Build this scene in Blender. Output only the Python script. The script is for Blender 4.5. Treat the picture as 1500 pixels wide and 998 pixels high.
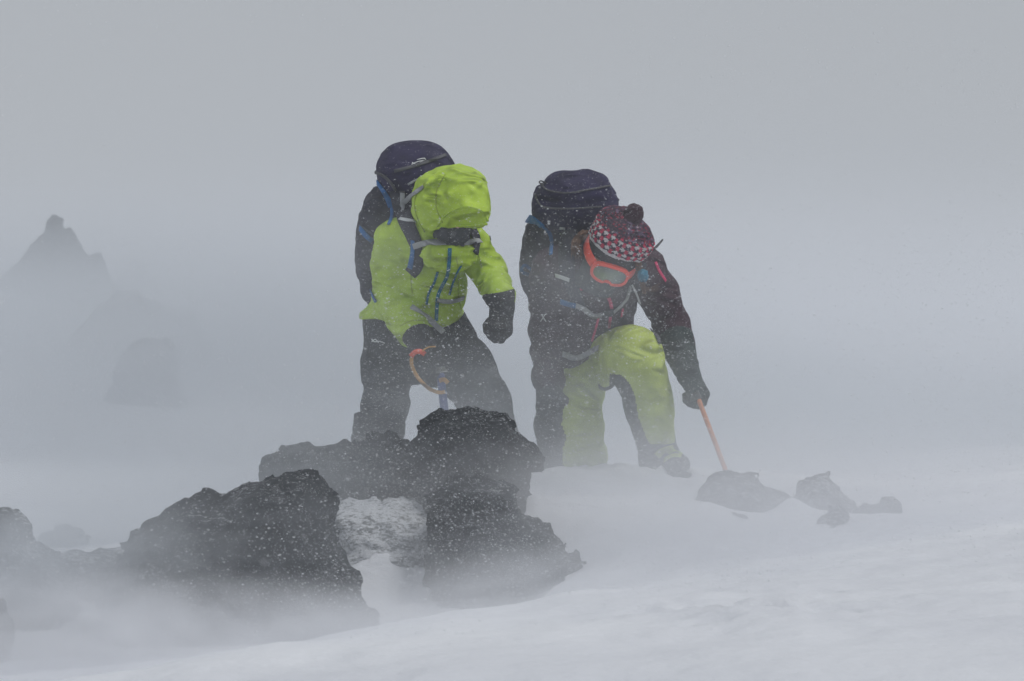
import bpy, math, random
import numpy as np
from mathutils import Vector, Matrix
from mathutils.bvhtree import BVHTree

for o in list(bpy.data.objects):
    bpy.data.objects.remove(o)
sc = bpy.context.scene
COL = sc.collection
R = math.radians

# ------------------------------------------------------------------ camera
CAMZ, LENS = 1.3, 85.0
FPX = LENS / 36.0 * 1500.0          # focal length in pixels of the 1500 px wide photograph
cam_d = bpy.data.cameras.new('camera')
cam = bpy.data.objects.new('camera', cam_d)
COL.objects.link(cam)
cam.location = (0, 0, CAMZ)
cam.rotation_euler = (R(90), 0, 0)
cam_d.lens = LENS
cam_d.sensor_width = 36.0
cam_d.clip_start = 0.1
cam_d.clip_end = 2000
cam_d.dof.use_dof = True
cam_d.dof.focus_distance = 9.7
cam_d.dof.aperture_fstop = 5.6
sc.camera = cam

# ------------------------------------------------------------------ world, sun, exposure
SUN_EL, SUN_ROT = 60.0, 118.0
w = bpy.data.worlds.new('World')
sc.world = w
w.use_nodes = True
nt = w.node_tree
nt.nodes.clear()
sky = nt.nodes.new('ShaderNodeTexSky')
sky.sky_type = 'NISHITA'
sky.sun_disc = False
sky.sun_elevation = R(SUN_EL)
sky.sun_rotation = R(SUN_ROT)
sky.air_density = 1.0
sky.dust_density = 4.0
hs = nt.nodes.new('ShaderNodeHueSaturation')
hs.inputs['Saturation'].default_value = 0.3
mixo = nt.nodes.new('ShaderNodeMix')
mixo.data_type = 'RGBA'
mixo.inputs[0].default_value = 0.8
mixo.inputs[7].default_value = (5.6, 5.9, 6.28, 1)      # the even grey of the cloud that hides the blue
bg = nt.nodes.new('ShaderNodeBackground')
bg.inputs['Strength'].default_value = 0.1
wo = nt.nodes.new('ShaderNodeOutputWorld')
nt.links.new(sky.outputs[0], hs.inputs['Color'])
nt.links.new(hs.outputs[0], mixo.inputs[6])
nt.links.new(mixo.outputs[2], bg.inputs['Color'])
nt.links.new(bg.outputs[0], wo.inputs['Surface'])

sd = bpy.data.lights.new('sun', 'SUN')
sd.energy = 1.4
sd.angle = R(16)
sd.color = (1.0, 0.98, 0.95)
sun = bpy.data.objects.new('sun', sd)
COL.objects.link(sun)
# the sky's sun_rotation turns clockwise from +Y seen from above
_az, _el = R(SUN_ROT), R(SUN_EL)
_dir = Vector((math.sin(_az) * math.cos(_el), math.cos(_az) * math.cos(_el), math.sin(_el)))
sun.rotation_euler = _dir.to_track_quat('Z', 'Y').to_euler()
sun.location = (0, 0, 30)

sc.view_settings.view_transform = 'Standard'
sc.view_settings.look = 'None'
sc.view_settings.exposure = -0.34
sc.view_settings.gamma = 1.0
sc.view_settings.use_curve_mapping = False
sc.render.engine = 'CYCLES'
cy = sc.cycles
cy.use_denoising = True
cy.max_bounces = 7
cy.diffuse_bounces = 3
cy.volume_bounces = 3
cy.transparent_max_bounces = 12
cy.volume_step_rate = 1.0
cy.volume_max_steps = 128
cy.caustics_reflective = False
cy.caustics_refractive = False

# ------------------------------------------------------------------ helpers
def P(px, py, dy=0.0, D=10.0):
    d = D + dy
    return np.array([(px - 750.0) * d / FPX, d, CAMZ - (py - 499.0) * d / FPX])

def J(px, py, dy, r):
    return (P(px, py, dy), r * (10.0 + dy) / FPX)

def _hash(i, j, k, seed):
    n = (i * 374761393 + j * 668265263 + k * 2147483647 + seed * 1274126177) & 0xFFFFFFFF
    n = ((n ^ (n >> 13)) * 1103515245) & 0xFFFFFFFF
    n = ((n ^ (n >> 15)) * 2246822519) & 0xFFFFFFFF
    n = n ^ (n >> 16)
    return (n & 0xFFFFFF).astype(np.float32) / 16777215.0

def vnoise(p, seed=0):
    f = np.floor(p)
    t = (p - f).astype(np.float32)
    i = f.astype(np.int64)
    t = t * t * (3 - 2 * t)
    x, y, z = i[..., 0], i[..., 1], i[..., 2]
    tx, ty, tz = t[..., 0], t[..., 1], t[..., 2]
    r = 0
    for a in (0, 1):
        wa = tx if a else 1 - tx
        for b in (0, 1):
            wb = ty if b else 1 - ty
            for c in (0, 1):
                wc = tz if c else 1 - tz
                r = r + _hash(x + a, y + b, z + c, seed) * wa * wb * wc
    return r

def fbm(p, seed=0, octv=3, lac=2.03, gain=0.5):
    a, s, tot = 1.0, 0.0, 0.0
    q = np.array(p, dtype=np.float64)
    for o in range(octv):
        s = s + a * (vnoise(q, seed + o * 17) - 0.5)
        tot += a
        a *= gain
        q = q * lac + 11.3
    return s / tot * 2.0            # about -1..1

def ridge(p, seed=0, octv=2):
    s, a, tot = 0.0, 1.0, 0.0
    q = np.array(p, dtype=np.float64)
    for o in range(octv):
        s = s + a * (1 - np.abs(2 * vnoise(q, seed + o * 31) - 1))
        tot += a
        a *= 0.5
        q = q * 1.9 + 5.1
    return s / tot

def tilt_y(deg):
    c, s_ = math.cos(R(deg)), math.sin(R(deg))
    return np.array([[c, 0, s_], [0, 1, 0], [-s_, 0, c]])

class SDF:
    def __init__(s, lo, hi, h):
        s.h = h
        s.lo = np.array(lo, float)
        n = np.ceil((np.array(hi) - s.lo) / h).astype(int) + 1
        s.n = n
        s.ax = [s.lo[k] + np.arange(n[k]) * h for k in range(3)]
        s.d = np.full(n, 0.5, np.float32)

    @classmethod
    def around(c, pts, h, pad=0.05):
        q = np.array([p for p, r in pts])
        rr = np.array([r for p, r in pts])[:, None]
        return c((q - rr).min(0) - pad, (q + rr).max(0) + pad, h)

    def sub(s, lo, hi):
        sl = []
        for k in range(3):
            a = int(max(0, math.floor((lo[k] - s.lo[k]) / s.h)))
            b = int(min(s.n[k], math.ceil((hi[k] - s.lo[k]) / s.h) + 1))
            if b <= a:
                return None, None
            sl.append(slice(a, b))
        X, Y, Z = np.meshgrid(s.ax[0][sl[0]], s.ax[1][sl[1]], s.ax[2][sl[2]], indexing='ij')
        return tuple(sl), np.stack([X, Y, Z], -1)

    def join(s, sl, d, k):
        a = s.d[sl]
        if k <= 0:
            s.d[sl] = np.minimum(a, d)
            return
        hh = np.clip(0.5 + 0.5 * (a - d) / k, 0, 1)
        s.d[sl] = a * (1 - hh) + d * hh - k * hh * (1 - hh)

    def cone(s, p0, p1, r0, r1, k=0.03, flat=None, fold=None, t0=0.0, cut=False):
        p0, p1 = np.array(p0, float), np.array(p1, float)
        rm = max(r0, r1)
        if flat is not None:
            rm *= max(1.0, flat[1])
        m = rm + k + 0.07
        sl, Q = s.sub(np.minimum(p0, p1) - m, np.maximum(p0, p1) + m)
        if sl is None:
            return
        ax = p1 - p0
        L = max(np.linalg.norm(ax), 1e-6)
        u = ax / L
        q = Q - p0
        t = np.clip((q @ u) / L, 0, 1)
        off = q - t[..., None] * ax
        sc_ = 1.0
        if flat is not None:
            fa = np.array(flat[0], float)
            fa = fa - u * (fa @ u)
            fa /= max(np.linalg.norm(fa), 1e-6)
            cmp_ = off @ fa
            off = off + cmp_[..., None] * fa * (1.0 / flat[1] - 1.0)
            sc_ = min(1.0, flat[1])
        dist = np.linalg.norm(off, axis=-1)
        d = (dist - (r0 + (r1 - r0) * t)) * sc_
        if fold is not None:
            amp, la, lc, seed = fold
            near = np.abs(d) < amp * 2 + s.h * 3
            if near.any():
                qq = Q[near]
                al = (qq - p0) @ u
                qs = qq / lc + u * (al * (1 / la - 1 / lc) + t0 / la)[..., None]
                n1 = ridge(qs, seed, 2)
                d[near] -= amp * (n1 - 0.6) * 2
        if cut:
            s.d[sl] = np.maximum(s.d[sl], -d)
        else:
            s.join(sl, d.astype(np.float32), k)

    def chain(s, pts, k=0.03, flat=None, fold=None):
        t0 = 0.0
        for (a, ra), (b, rb) in zip(pts[:-1], pts[1:]):
            s.cone(a, b, ra, rb, k, flat, fold, t0)
            t0 += np.linalg.norm(np.array(b) - np.array(a))

    def ell(s, c, rad, k=0.03, rot=None, cut=False, p=2.0, noise=None):
        c = np.array(c, float)
        rad = np.array(rad, float)
        m = rad.max() * (1.0 if p <= 2 else 1.35) + k + 0.05
        sl, Q = s.sub(c - m, c + m)
        if sl is None:
            return
        q = Q - c
        if rot is not None:
            q = q @ np.array(rot)          # rot columns are the local axes
        e = (np.abs(q / rad) ** p).sum(-1) ** (1.0 / p)
        d = (e - 1) * rad.min() * (0.9 if p <= 2 else 1.0)
        if noise is not None:
            amp, size, seed = noise
            near = np.abs(d) < amp * 2 + s.h * 3
            d[near] -= amp * (ridge(Q[near] / np.array(size), seed, 2) - 0.6) * 2
        if cut:
            s.d[sl] = np.maximum(s.d[sl], -d)
        else:
            s.join(sl, d.astype(np.float32), k)

    def all(s):
        return s.sub(s.lo - 1, s.lo + s.n * s.h + 1)

    def disp(s, fn, band):
        sl, Q = s.all()
        near = np.abs(s.d) < band
        s.d[near] += fn(Q[near])

    def nets(s):
        d = s.d.astype(np.float32).copy()
        for k in range(3):
            ix = [slice(None)] * 3
            for e in (0, -1):
                ix[k] = e
                d[tuple(ix)] = np.maximum(d[tuple(ix)], s.h)
        d[np.abs(d) < 1e-7] = 1e-7
        inside = d < 0
        nx, ny, nz = d.shape
        cs = np.zeros((nx - 1, ny - 1, nz - 1), np.int8)
        for a in (0, 1):
            for b in (0, 1):
                for c in (0, 1):
                    cs += inside[a:nx - 1 + a, b:ny - 1 + b, c:nz - 1 + c]
        act = (cs > 0) & (cs < 8)
        ijk = np.argwhere(act)
        idx = -np.ones(act.shape, np.int64)
        idx[act] = np.arange(len(ijk))
        acc = np.zeros((len(ijk), 3))
        cnt = np.zeros(len(ijk))
        corners = [(a, b, c) for a in (0, 1) for b in (0, 1) for c in (0, 1)]
        for ca in corners:
            for ax in range(3):
                if ca[ax]:
                    continue
                cb = list(ca)
                cb[ax] = 1
                ia, ib = ijk + ca, ijk + cb
                da = d[ia[:, 0], ia[:, 1], ia[:, 2]]
                db = d[ib[:, 0], ib[:, 1], ib[:, 2]]
                cr = (da < 0) != (db < 0)
                t = np.where(cr, da / np.where(cr, da - db, 1), 0)
                pos = np.array(ca) + np.zeros((len(ijk), 3))
                pos[:, ax] += t
                acc[cr] += pos[cr]
                cnt[cr] += 1
        v = (ijk + acc / cnt[:, None]) * s.h + s.lo
        faces = []
        for ax in range(3):
            o = [(1, 2), (2, 0), (0, 1)][ax]
            sa = [slice(1, -1)] * 3
            sa[ax] = slice(0, d.shape[ax] - 1)
            sb = list(sa)
            sb[ax] = slice(1, d.shape[ax])
            A, B = inside[tuple(sa)], inside[tuple(sb)]
            e = np.argwhere(A != B)
            if len(e) == 0:
                continue
            flip = A[e[:, 0], e[:, 1], e[:, 2]]
            base = e + 1
            base[:, ax] -= 1
            def cell(da, db_):
                q = base.copy()
                q[:, o[0]] -= da
                q[:, o[1]] -= db_
                return idx[q[:, 0], q[:, 1], q[:, 2]]
            f = np.stack([cell(1, 1), cell(0, 1), cell(0, 0), cell(1, 0)], 1)
            f[~flip] = f[~flip][:, ::-1]
            faces.append(f)
        return v, np.concatenate(faces)

def link(o, parent=None):
    COL.objects.link(o)
    if parent is not None:
        o.parent = parent
        o.matrix_parent_inverse = parent.matrix_world.inverted()
    return o

def mesh_obj(name, v, f, mats, parent=None, smooth=True, matidx=None):
    me = bpy.data.meshes.new(name)
    v = np.asarray(v, np.float32)
    if isinstance(f, np.ndarray):
        n = len(f)
        me.vertices.add(len(v))
        me.vertices.foreach_set('co', v.ravel())
        w_ = f.shape[1]
        me.loops.add(n * w_)
        me.loops.foreach_set('vertex_index', f.astype(np.int32).ravel())
        me.polygons.add(n)
        me.polygons.foreach_set('loop_start', np.arange(0, n * w_, w_, dtype=np.int32))
        me.polygons.foreach_set('loop_total', np.full(n, w_, np.int32))
        me.update(calc_edges=True)
    else:
        me.from_pydata([tuple(map(float, q)) for q in v], [], f)
    me.validate()
    if not isinstance(mats, (list, tuple)):
        mats = [mats]
    for m in mats:
        me.materials.append(m)
    if smooth:
        me.polygons.foreach_set('use_smooth', np.ones(len(me.polygons), bool))
    if matidx is not None and len(matidx) == len(me.polygons):
        me.polygons.foreach_set('material_index', np.asarray(matidx, np.int32))
    me.update()
    o = bpy.data.objects.new(name, me)
    return link(o, parent)

def sdf_obj(s, name, mats, parent=None, matfn=None):
    v, f = s.nets()
    mi = None
    if matfn is not None:
        c = v[f].mean(1)
        mi = matfn(c)
    return mesh_obj(name, v, f, mats, parent, True, mi)

def tag(o, label=None, cat=None, group=None, kind=None):
    if label: o['label'] = label
    if cat: o['category'] = cat
    if group: o['group'] = group
    if kind: o['kind'] = kind
    return o

def empty(name, loc):
    o = bpy.data.objects.new(name, None)
    o.location = tuple(loc)
    o.empty_display_size = 0.2
    COL.objects.link(o)
    bpy.context.view_layer.update()
    return o

def tree_of(*objs):
    vs, fs, n = [], [], 0
    for o in objs:
        me = o.data
        a = np.empty(len(me.vertices) * 3, np.float32)
        me.vertices.foreach_get('co', a)
        a = a.reshape(-1, 3)
        vs += [tuple(q) for q in a.tolist()]
        fs += [[i + n for i in p.vertices] for p in me.polygons]
        n += len(a)
    return BVHTree.FromPolygons(vs, fs)

CAMV = Vector((0, 0, CAMZ))
def surf(px, py, tree):
    d = Vector(P(px, py)) - CAMV
    d.normalize()
    hit, nrm, _, _ = tree.ray_cast(CAMV, d)
    if hit is None:
        return None
    if nrm.dot(d) > 0:
        nrm = -nrm
    return hit, nrm

def catmull(pts, step):
    pts = [np.array(p, float) for p in pts]
    out = []
    for i in range(len(pts) - 1):
        p0 = pts[max(i - 1, 0)]; p1 = pts[i]; p2 = pts[i + 1]; p3 = pts[min(i + 2, len(pts) - 1)]
        n = max(2, int(np.linalg.norm(p2 - p1) / step))
        for j in range(n):
            t = j / n
            out.append(0.5 * ((2 * p1) + (-p0 + p2) * t + (2 * p0 - 5 * p1 + 4 * p2 - p3) * t * t + (-p0 + 3 * p1 - 3 * p2 + p3) * t ** 3))
    out.append(pts[-1])
    return out

def ribbon(name, pos, nrm, width, thick, mat, parent, taper=None, ripple=0.0):
    """a strip of webbing: rectangular section with softened corners swept along pos"""
    n = len(pos)
    pos = np.array(pos); nrm = np.array(nrm)
    v, f = [], []
    m = 8
    for i in range(n):
        t = pos[min(i + 1, n - 1)] - pos[max(i - 1, 0)]
        t = t / (np.linalg.norm(t) + 1e-9)
        nn = nrm[i] - t * (nrm[i] @ t)
        nn /= (np.linalg.norm(nn) + 1e-9)
        b = np.cross(t, nn)
        ww = width * (taper[i] if taper is not None else 1.0)
        hw, ht = ww / 2, thick / 2
        rr = 0.35
        sec = [(-hw, -ht * rr), (-hw * .93, -ht), (hw * .93, -ht), (hw, -ht * rr), (hw, ht * rr), (hw * .93, ht), (-hw * .93, ht), (-hw, ht * rr)]
        for a, c in sec:
            v.append(pos[i] + b * a + nn * c)
    for i in range(n - 1):
        for j in range(m):
            a, b2 = i * m + j, i * m + (j + 1) % m
            f.append([a, b2, b2 + m, a + m])
    f.append(list(range(m))[::-1])
    f.append([(n - 1) * m + j for j in range(m)])
    return mesh_obj(name, v, f, mat, parent, True)

def strap(name, pts, width, thick, mat, parent, tree, lift=0.004, smooth=3, taper=None):
    """pts in photo pixels laid on the surface that the trees hold; 3-tuples (px, py, dy) hang free"""
    if len(pts[0]) == 3:
        q = catmull([P(*p) for p in pts], 0.008)
        pos = q
        nr = [np.array([0, -1.0, 0.15])] * len(q)
        tp = None if taper is None else np.linspace(taper[0], taper[1], len(pos))
        return ribbon(name, pos, nr, width, thick, mat, parent, tp)
    q = catmull(pts, 3.0)
    pos, nr = [], []
    last = None
    for (px, py) in q:
        h = surf(px, py, tree)
        if h is None:
            if last is None:
                continue
            p = P(px, py, last[0][1] - 10.0)
            nv = last[1]
        else:
            p, nv = np.array(h[0]), np.array(h[1])
            last = (p, nv)
        pos.append(p); nr.append(nv)
    if len(pos) < 3:
        return None
    pos, nr = np.array(pos), np.array(nr)
    for _ in range(smooth):
        nr[1:-1] = (nr[:-2] + nr[1:-1] + nr[2:]) / 3
        dep = pos[:, 1].copy()
        dep[1:-1] = np.minimum(dep[1:-1], (dep[:-2] + dep[1:-1] + dep[2:]) / 3)
        k_ = dep / pos[:, 1]
        pos = np.stack([pos[:, 0] * k_, dep, CAMZ + (pos[:, 2] - CAMZ) * k_], 1)
    nr /= np.linalg.norm(nr, axis=1)[:, None]
    pos = pos + nr * (lift + thick / 2)
    tp = None if taper is None else np.linspace(taper[0], taper[1], len(pos))
    return ribbon(name, pos, nr, width, thick, mat, parent, tp)

def tube(name, pts, r0, r1, mat, parent=None, seg=10, step=0.01, join=None, flat=1.0):
    q = catmull(pts, step)
    v, f = [], []
    up = np.array([0.13, -0.4, 0.9])
    n = len(q)
    for i in range(n):
        t = q[min(i + 1, n - 1)] - q[max(i - 1, 0)]
        t = t / (np.linalg.norm(t) + 1e-9)
        a = np.cross(t, up); a /= np.linalg.norm(a) + 1e-9
        b = np.cross(t, a)
        r = r0 + (r1 - r0) * i / max(n - 1, 1)
        for j in range(seg):
            an = 2 * math.pi * j / seg
            v.append(q[i] + a * math.cos(an) * r + b * math.sin(an) * r * flat)
    for i in range(n - 1):
        for j in range(seg):
            f.append([i * seg + j, i * seg + (j + 1) % seg, (i + 1) * seg + (j + 1) % seg, (i + 1) * seg + j])
    f.append(list(range(seg))[::-1])
    f.append([(n - 1) * seg + j for j in range(seg)])
    if join is not None:
        o = len(join[0])
        join[0].extend(v)
        join[1].extend([[i + o for i in q2] for q2 in f])
        return None
    return mesh_obj(name, v, f, mat, parent, True)

# ------------------------------------------------------------------ materials
def node(nt, kind, **kw):
    n = nt.nodes.new(kind)
    for k, v in kw.items():
        if k.startswith('i_'):
            n.inputs[k[2:].replace('_', ' ')].default_value = v
        else:
            setattr(n, k, v)
    return n

def new_mat(name):
    m = bpy.data.materials.new(name)
    m.use_nodes = True
    nt = m.node_tree
    b = nt.nodes['Principled BSDF']
    return m, nt, b

def ramp(nt, src, lo, hi, c0=(0, 0, 0, 1), c1=(1, 1, 1, 1)):
    r = nt.nodes.new('ShaderNodeValToRGB')
    r.color_ramp.elements[0].position = lo
    r.color_ramp.elements[1].position = hi
    r.color_ramp.elements[0].color = c0
    r.color_ramp.elements[1].color = c1
    nt.links.new(src, r.inputs[0])
    return r

def mixc(nt, fac, a, b):
    m = nt.nodes.new('ShaderNodeMix')
    m.data_type = 'RGBA'
    if isinstance(fac, (int, float)):
        m.inputs[0].default_value = fac
    else:
        nt.links.new(fac, m.inputs[0])
    for s_, i in ((a, 6), (b, 7)):
        if isinstance(s_, (tuple, list)):
            m.inputs[i].default_value = tuple(s_) + ((1,) if len(s_) == 3 else ())
        else:
            nt.links.new(s_, m.inputs[i])
    return m.outputs[2]

SNOWC = (0.78, 0.80, 0.84)
def fabric(name, col, rough=0.75, var=0.16, rime=0.5, bump=0.35, attr=None, crease=8.5, cdist=0.07):
    """cloth: base colour with slow variation, fine weave bump and grains of driven snow caught on it"""
    m, nt, b = new_mat(name)
    tc = node(nt, 'ShaderNodeTexCoord')
    n1 = node(nt, 'ShaderNodeTexNoise', i_Scale=14.0, i_Detail=3.0)
    nt.links.new(tc.outputs['Object'], n1.inputs['Vector'])
    c2 = tuple(min(1, c * (1 + var)) for c in col)
    c1 = tuple(c * (1 - var) for c in col)
    r1 = ramp(nt, n1.outputs[0], 0.3, 0.7, c1 + (1,), c2 + (1,))
    base = r1.outputs[0]
    if attr:
        a = node(nt, 'ShaderNodeVertexColor', layer_name=attr)
        base = a.outputs[0]
    mp = node(nt, 'ShaderNodeMapping')
    mp.inputs['Scale'].default_value = (0.45, 1.0, 1.5)
    nt.links.new(tc.outputs['Object'], mp.inputs['Vector'])
    n2 = node(nt, 'ShaderNodeTexNoise', i_Scale=150.0, i_Detail=2.0, i_Roughness=0.7)
    nt.links.new(mp.outputs[0], n2.inputs['Vector'])
    n3 = node(nt, 'ShaderNodeTexNoise', i_Scale=7.0, i_Detail=3.0)
    nt.links.new(tc.outputs['Object'], n3.inputs['Vector'])
    r2 = ramp(nt, n2.outputs[0], 0.56, 0.80)
    r3 = ramp(nt, n3.outputs[0], 0.35, 0.75)
    mu = node(nt, 'ShaderNodeMath', operation='MULTIPLY')
    nt.links.new(r2.outputs[0], mu.inputs[0]); nt.links.new(r3.outputs[0], mu.inputs[1])
    mu2 = node(nt, 'ShaderNodeMath', operation='MULTIPLY')
    nt.links.new(mu.outputs[0], mu2.inputs[0]); mu2.inputs[1].default_value = rime
    nt.links.new(mixc(nt, mu2.outputs[0], base, SNOWC), b.inputs['Base Color'])
    b.inputs['Roughness'].default_value = rough
    b.inputs['Specular IOR Level'].default_value = 0.3
    bp = node(nt, 'ShaderNodeBump', i_Strength=bump, i_Distance=0.004)
    n4 = node(nt, 'ShaderNodeTexNoise', i_Scale=60.0, i_Detail=4.0)
    nt.links.new(tc.outputs['Object'], n4.inputs['Vector'])
    nt.links.new(n4.outputs[0], bp.inputs['Height'])
    n5 = node(nt, 'ShaderNodeTexNoise', i_Scale=crease, i_Detail=2.0, i_Roughness=0.45, i_Distortion=0.9)
    n5.noise_type = 'RIDGED_MULTIFRACTAL'
    n5.inputs['Lacunarity'].default_value = 2.1
    mp5 = node(nt, 'ShaderNodeMapping')
    mp5.inputs['Scale'].default_value = (0.8, 0.8, 1.5)
    mp5.inputs['Rotation'].default_value = (0.3, 0.5, 0.2)
    nt.links.new(tc.outputs['Object'], mp5.inputs['Vector'])
    nt.links.new(mp5.outputs[0], n5.inputs['Vector'])
    bp2 = node(nt, 'ShaderNodeBump', i_Strength=1.0, i_Distance=cdist)
    nt.links.new(n5.outputs[0], bp2.inputs['Height'])
    nt.links.new(bp.outputs[0], bp2.inputs['Normal'])
    nt.links.new(bp2.outputs[0], b.inputs['Normal'])
    return m

def plain(name, col, rough=0.6, metal=0.0):
    m, nt, b = new_mat(name)
    tc = node(nt, 'ShaderNodeTexCoord')
    n1 = node(nt, 'ShaderNodeTexNoise', i_Scale=40.0, i_Detail=3.0)
    nt.links.new(tc.outputs['Object'], n1.inputs['Vector'])
    r1 = ramp(nt, n1.outputs[0], 0.3, 0.75, tuple(c * 0.8 for c in col) + (1,), tuple(min(1, c * 1.2) for c in col) + (1,))
    nt.links.new(r1.outputs[0], b.inputs['Base Color'])
    b.inputs['Roughness'].default_value = rough
    b.inputs['Metallic'].default_value = metal
    return m

M = {}
M['lime'] = fabric('lime_shell_fabric', (0.43, 0.61, 0.045), 0.5, 0.12, 0.5)
M['lime_trouser'] = fabric('lime_trouser_fabric', (0.46, 0.56, 0.10), 0.6, 0.12, 0.5)
M['maroon'] = fabric('dark_maroon_shell_fabric', (0.035, 0.012, 0.022), 0.6, 0.25, 0.30)
M['black'] = fabric('black_trouser_fabric', (0.018, 0.022, 0.027), 0.65, 0.25, 0.30)
M['glove'] = fabric('black_glove_fabric', (0.020, 0.022, 0.024), 0.75, 0.3, 0.45)
M['glove_g'] = fabric('dark_green_glove_fabric', (0.03, 0.042, 0.04), 0.75, 0.3, 0.4)
M['pack'] = fabric('navy_pack_fabric', (0.017, 0.012, 0.052), 0.7, 0.25, 0.16)
M['packg'] = fabric('charcoal_pack_fabric', (0.03, 0.03, 0.045), 0.7, 0.2, 0.25)
M['blue'] = fabric('blue_webbing', (0.015, 0.13, 0.36), 0.6, 0.2, 0.2)
M['grey'] = fabric('grey_webbing', (0.36, 0.37, 0.38), 0.7, 0.15, 0.3)
M['dgrey'] = fabric('dark_grey_piping', (0.09, 0.09, 0.10), 0.7, 0.15, 0.2)
M['zip'] = fabric('teal_zip_tape', (0.01, 0.16, 0.26), 0.5, 0.2, 0.15)
M['pink'] = fabric('pink_zip_tape', (0.55, 0.03, 0.12), 0.5, 0.2, 0.2)
M['white'] = fabric('white_reflective_print', (0.72, 0.74, 0.74), 0.5, 0.08, 0.2)
M['orange'] = plain('orange_plastic', (0.80, 0.10, 0.04), 0.45)
M['orangeweb'] = fabric('orange_webbing', (0.55, 0.30, 0.08), 0.6, 0.15, 0.2)
M['goggle'] = plain('neon_orange_goggle_plastic', (0.92, 0.09, 0.055), 0.4)
M['buff'] = fabric('dark_grey_buff_fabric', (0.06, 0.065, 0.07), 0.8, 0.2, 0.3)
M['hair'] = fabric('brown_hair', (0.16, 0.09, 0.05), 0.7, 0.3, 0.35)
M['axe_blue'] = plain('blue_axe_shaft_paint', (0.04, 0.07, 0.26), 0.4)
M['axe_orange'] = plain('orange_axe_shaft_paint', (0.62, 0.22, 0.08), 0.45)
M['steel'] = plain('dark_steel', (0.18, 0.18, 0.19), 0.4, 0.8)
M['rubber'] = plain('black_boot_rubber', (0.02, 0.02, 0.02), 0.8)
m, nt, b = new_mat('mirrored_goggle_lens')
tc = node(nt, 'ShaderNodeTexCoord')
n1 = node(nt, 'ShaderNodeTexNoise', i_Scale=12.0)
nt.links.new(tc.outputs['Object'], n1.inputs['Vector'])
r1 = ramp(nt, n1.outputs[0], 0.4, 0.65, (0.24, 0.27, 0.26, 1), (0.32, 0.40, 0.20, 1))
nt.links.new(r1.outputs[0], b.inputs['Base Color'])
b.inputs['Roughness'].default_value = 0.2
b.inputs['Metallic'].default_value = 0.6
M['lens'] = m
m, nt, b = new_mat('weathered_skin')
tc = node(nt, 'ShaderNodeTexCoord')
n1 = node(nt, 'ShaderNodeTexNoise', i_Scale=25.0)
nt.links.new(tc.outputs['Object'], n1.inputs['Vector'])
r1 = ramp(nt, n1.outputs[0], 0.3, 0.7, (0.50, 0.27, 0.19, 1), (0.62, 0.36, 0.27, 1))
nt.links.new(r1.outputs[0], b.inputs['Base Color'])
b.inputs['Roughness'].default_value = 0.55
b.inputs['Subsurface Weight'].default_value = 0.05
M['skin'] = m

def rock_mat(name, c0, c1, dust, dmix=0.30):
    m, nt, b = new_mat(name)
    tc = node(nt, 'ShaderNodeTexCoord')
    n1 = node(nt, 'ShaderNodeTexNoise', i_Scale=3.5, i_Detail=8.0, i_Roughness=0.65)
    nt.links.new(tc.outputs['Object'], n1.inputs['Vector'])
    r1 = ramp(nt, n1.outputs[0], 0.3, 0.7, c0 + (1,), c1 + (1,))
    # driven snow packed into the pores: fine grains gathered in loose patches
    mp = node(nt, 'ShaderNodeMapping')
    mp.inputs['Scale'].default_value = (0.55, 1.0, 1.3)
    mp.inputs['Rotation'].default_value = (0, R(25), 0)
    nt.links.new(tc.outputs['Object'], mp.inputs['Vector'])
    n2 = node(nt, 'ShaderNodeTexNoise', i_Scale=75.0, i_Detail=3.0, i_Roughness=0.75)
    nt.links.new(mp.outputs[0], n2.inputs['Vector'])
    n3 = node(nt, 'ShaderNodeTexNoise', i_Scale=4.0, i_Detail=5.0)
    nt.links.new(tc.outputs['Object'], n3.inputs['Vector'])
    g = node(nt, 'ShaderNodeNewGeometry')
    sx = node(nt, 'ShaderNodeSeparateXYZ')
    nt.links.new(g.outputs['Normal'], sx.inputs[0])
    a1 = node(nt, 'ShaderNodeMath', operation='MULTIPLY_ADD')
    nt.links.new(sx.outputs[2], a1.inputs[0]); a1.inputs[1].default_value = 0.10
    nt.links.new(n2.outputs[0], a1.inputs[2])
    a2 = node(nt, 'ShaderNodeMath', operation='MULTIPLY_ADD')
    nt.links.new(n3.outputs[0], a2.inputs[0]); a2.inputs[1].default_value = 0.55
    nt.links.new(a1.outputs[0], a2.inputs[2])
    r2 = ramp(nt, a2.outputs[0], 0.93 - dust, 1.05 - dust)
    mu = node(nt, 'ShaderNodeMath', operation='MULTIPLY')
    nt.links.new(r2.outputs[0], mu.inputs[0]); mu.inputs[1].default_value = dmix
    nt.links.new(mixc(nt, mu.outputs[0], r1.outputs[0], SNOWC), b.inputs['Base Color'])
    b.inputs['Roughness'].default_value = 0.95
    b.inputs['Specular IOR Level'].default_value = 0.15
    bp = node(nt, 'ShaderNodeBump', i_Strength=0.9, i_Distance=0.02)
    n4 = node(nt, 'ShaderNodeTexNoise', i_Scale=28.0, i_Detail=8.0, i_Roughness=0.7)
    nt.links.new(tc.outputs['Object'], n4.inputs['Vector'])
    nt.links.new(n4.outputs[0], bp.inputs['Height'])
    nt.links.new(bp.outputs[0], b.inputs['Normal'])
    return m
M['rock'] = rock_mat('black_lava_rock', (0.012, 0.015, 0.018), (0.040, 0.045, 0.05), -0.05)
M['rock_snow_fog'] = rock_mat('snow_dusted_fog_paled_lava_rock', (0.02, 0.024, 0.028), (0.06, 0.065, 0.07), 0.05, 0.6)  # snow dusting; on the far outcrops its paleness also imitates fog
M['rock_crust_fog'] = rock_mat('snow_crusted_fog_paled_rock', (0.16, 0.165, 0.17), (0.30, 0.31, 0.32), 0.20, 0.75)  # snow crust on the gap rock; paints fog paleness on the far knob

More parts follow.
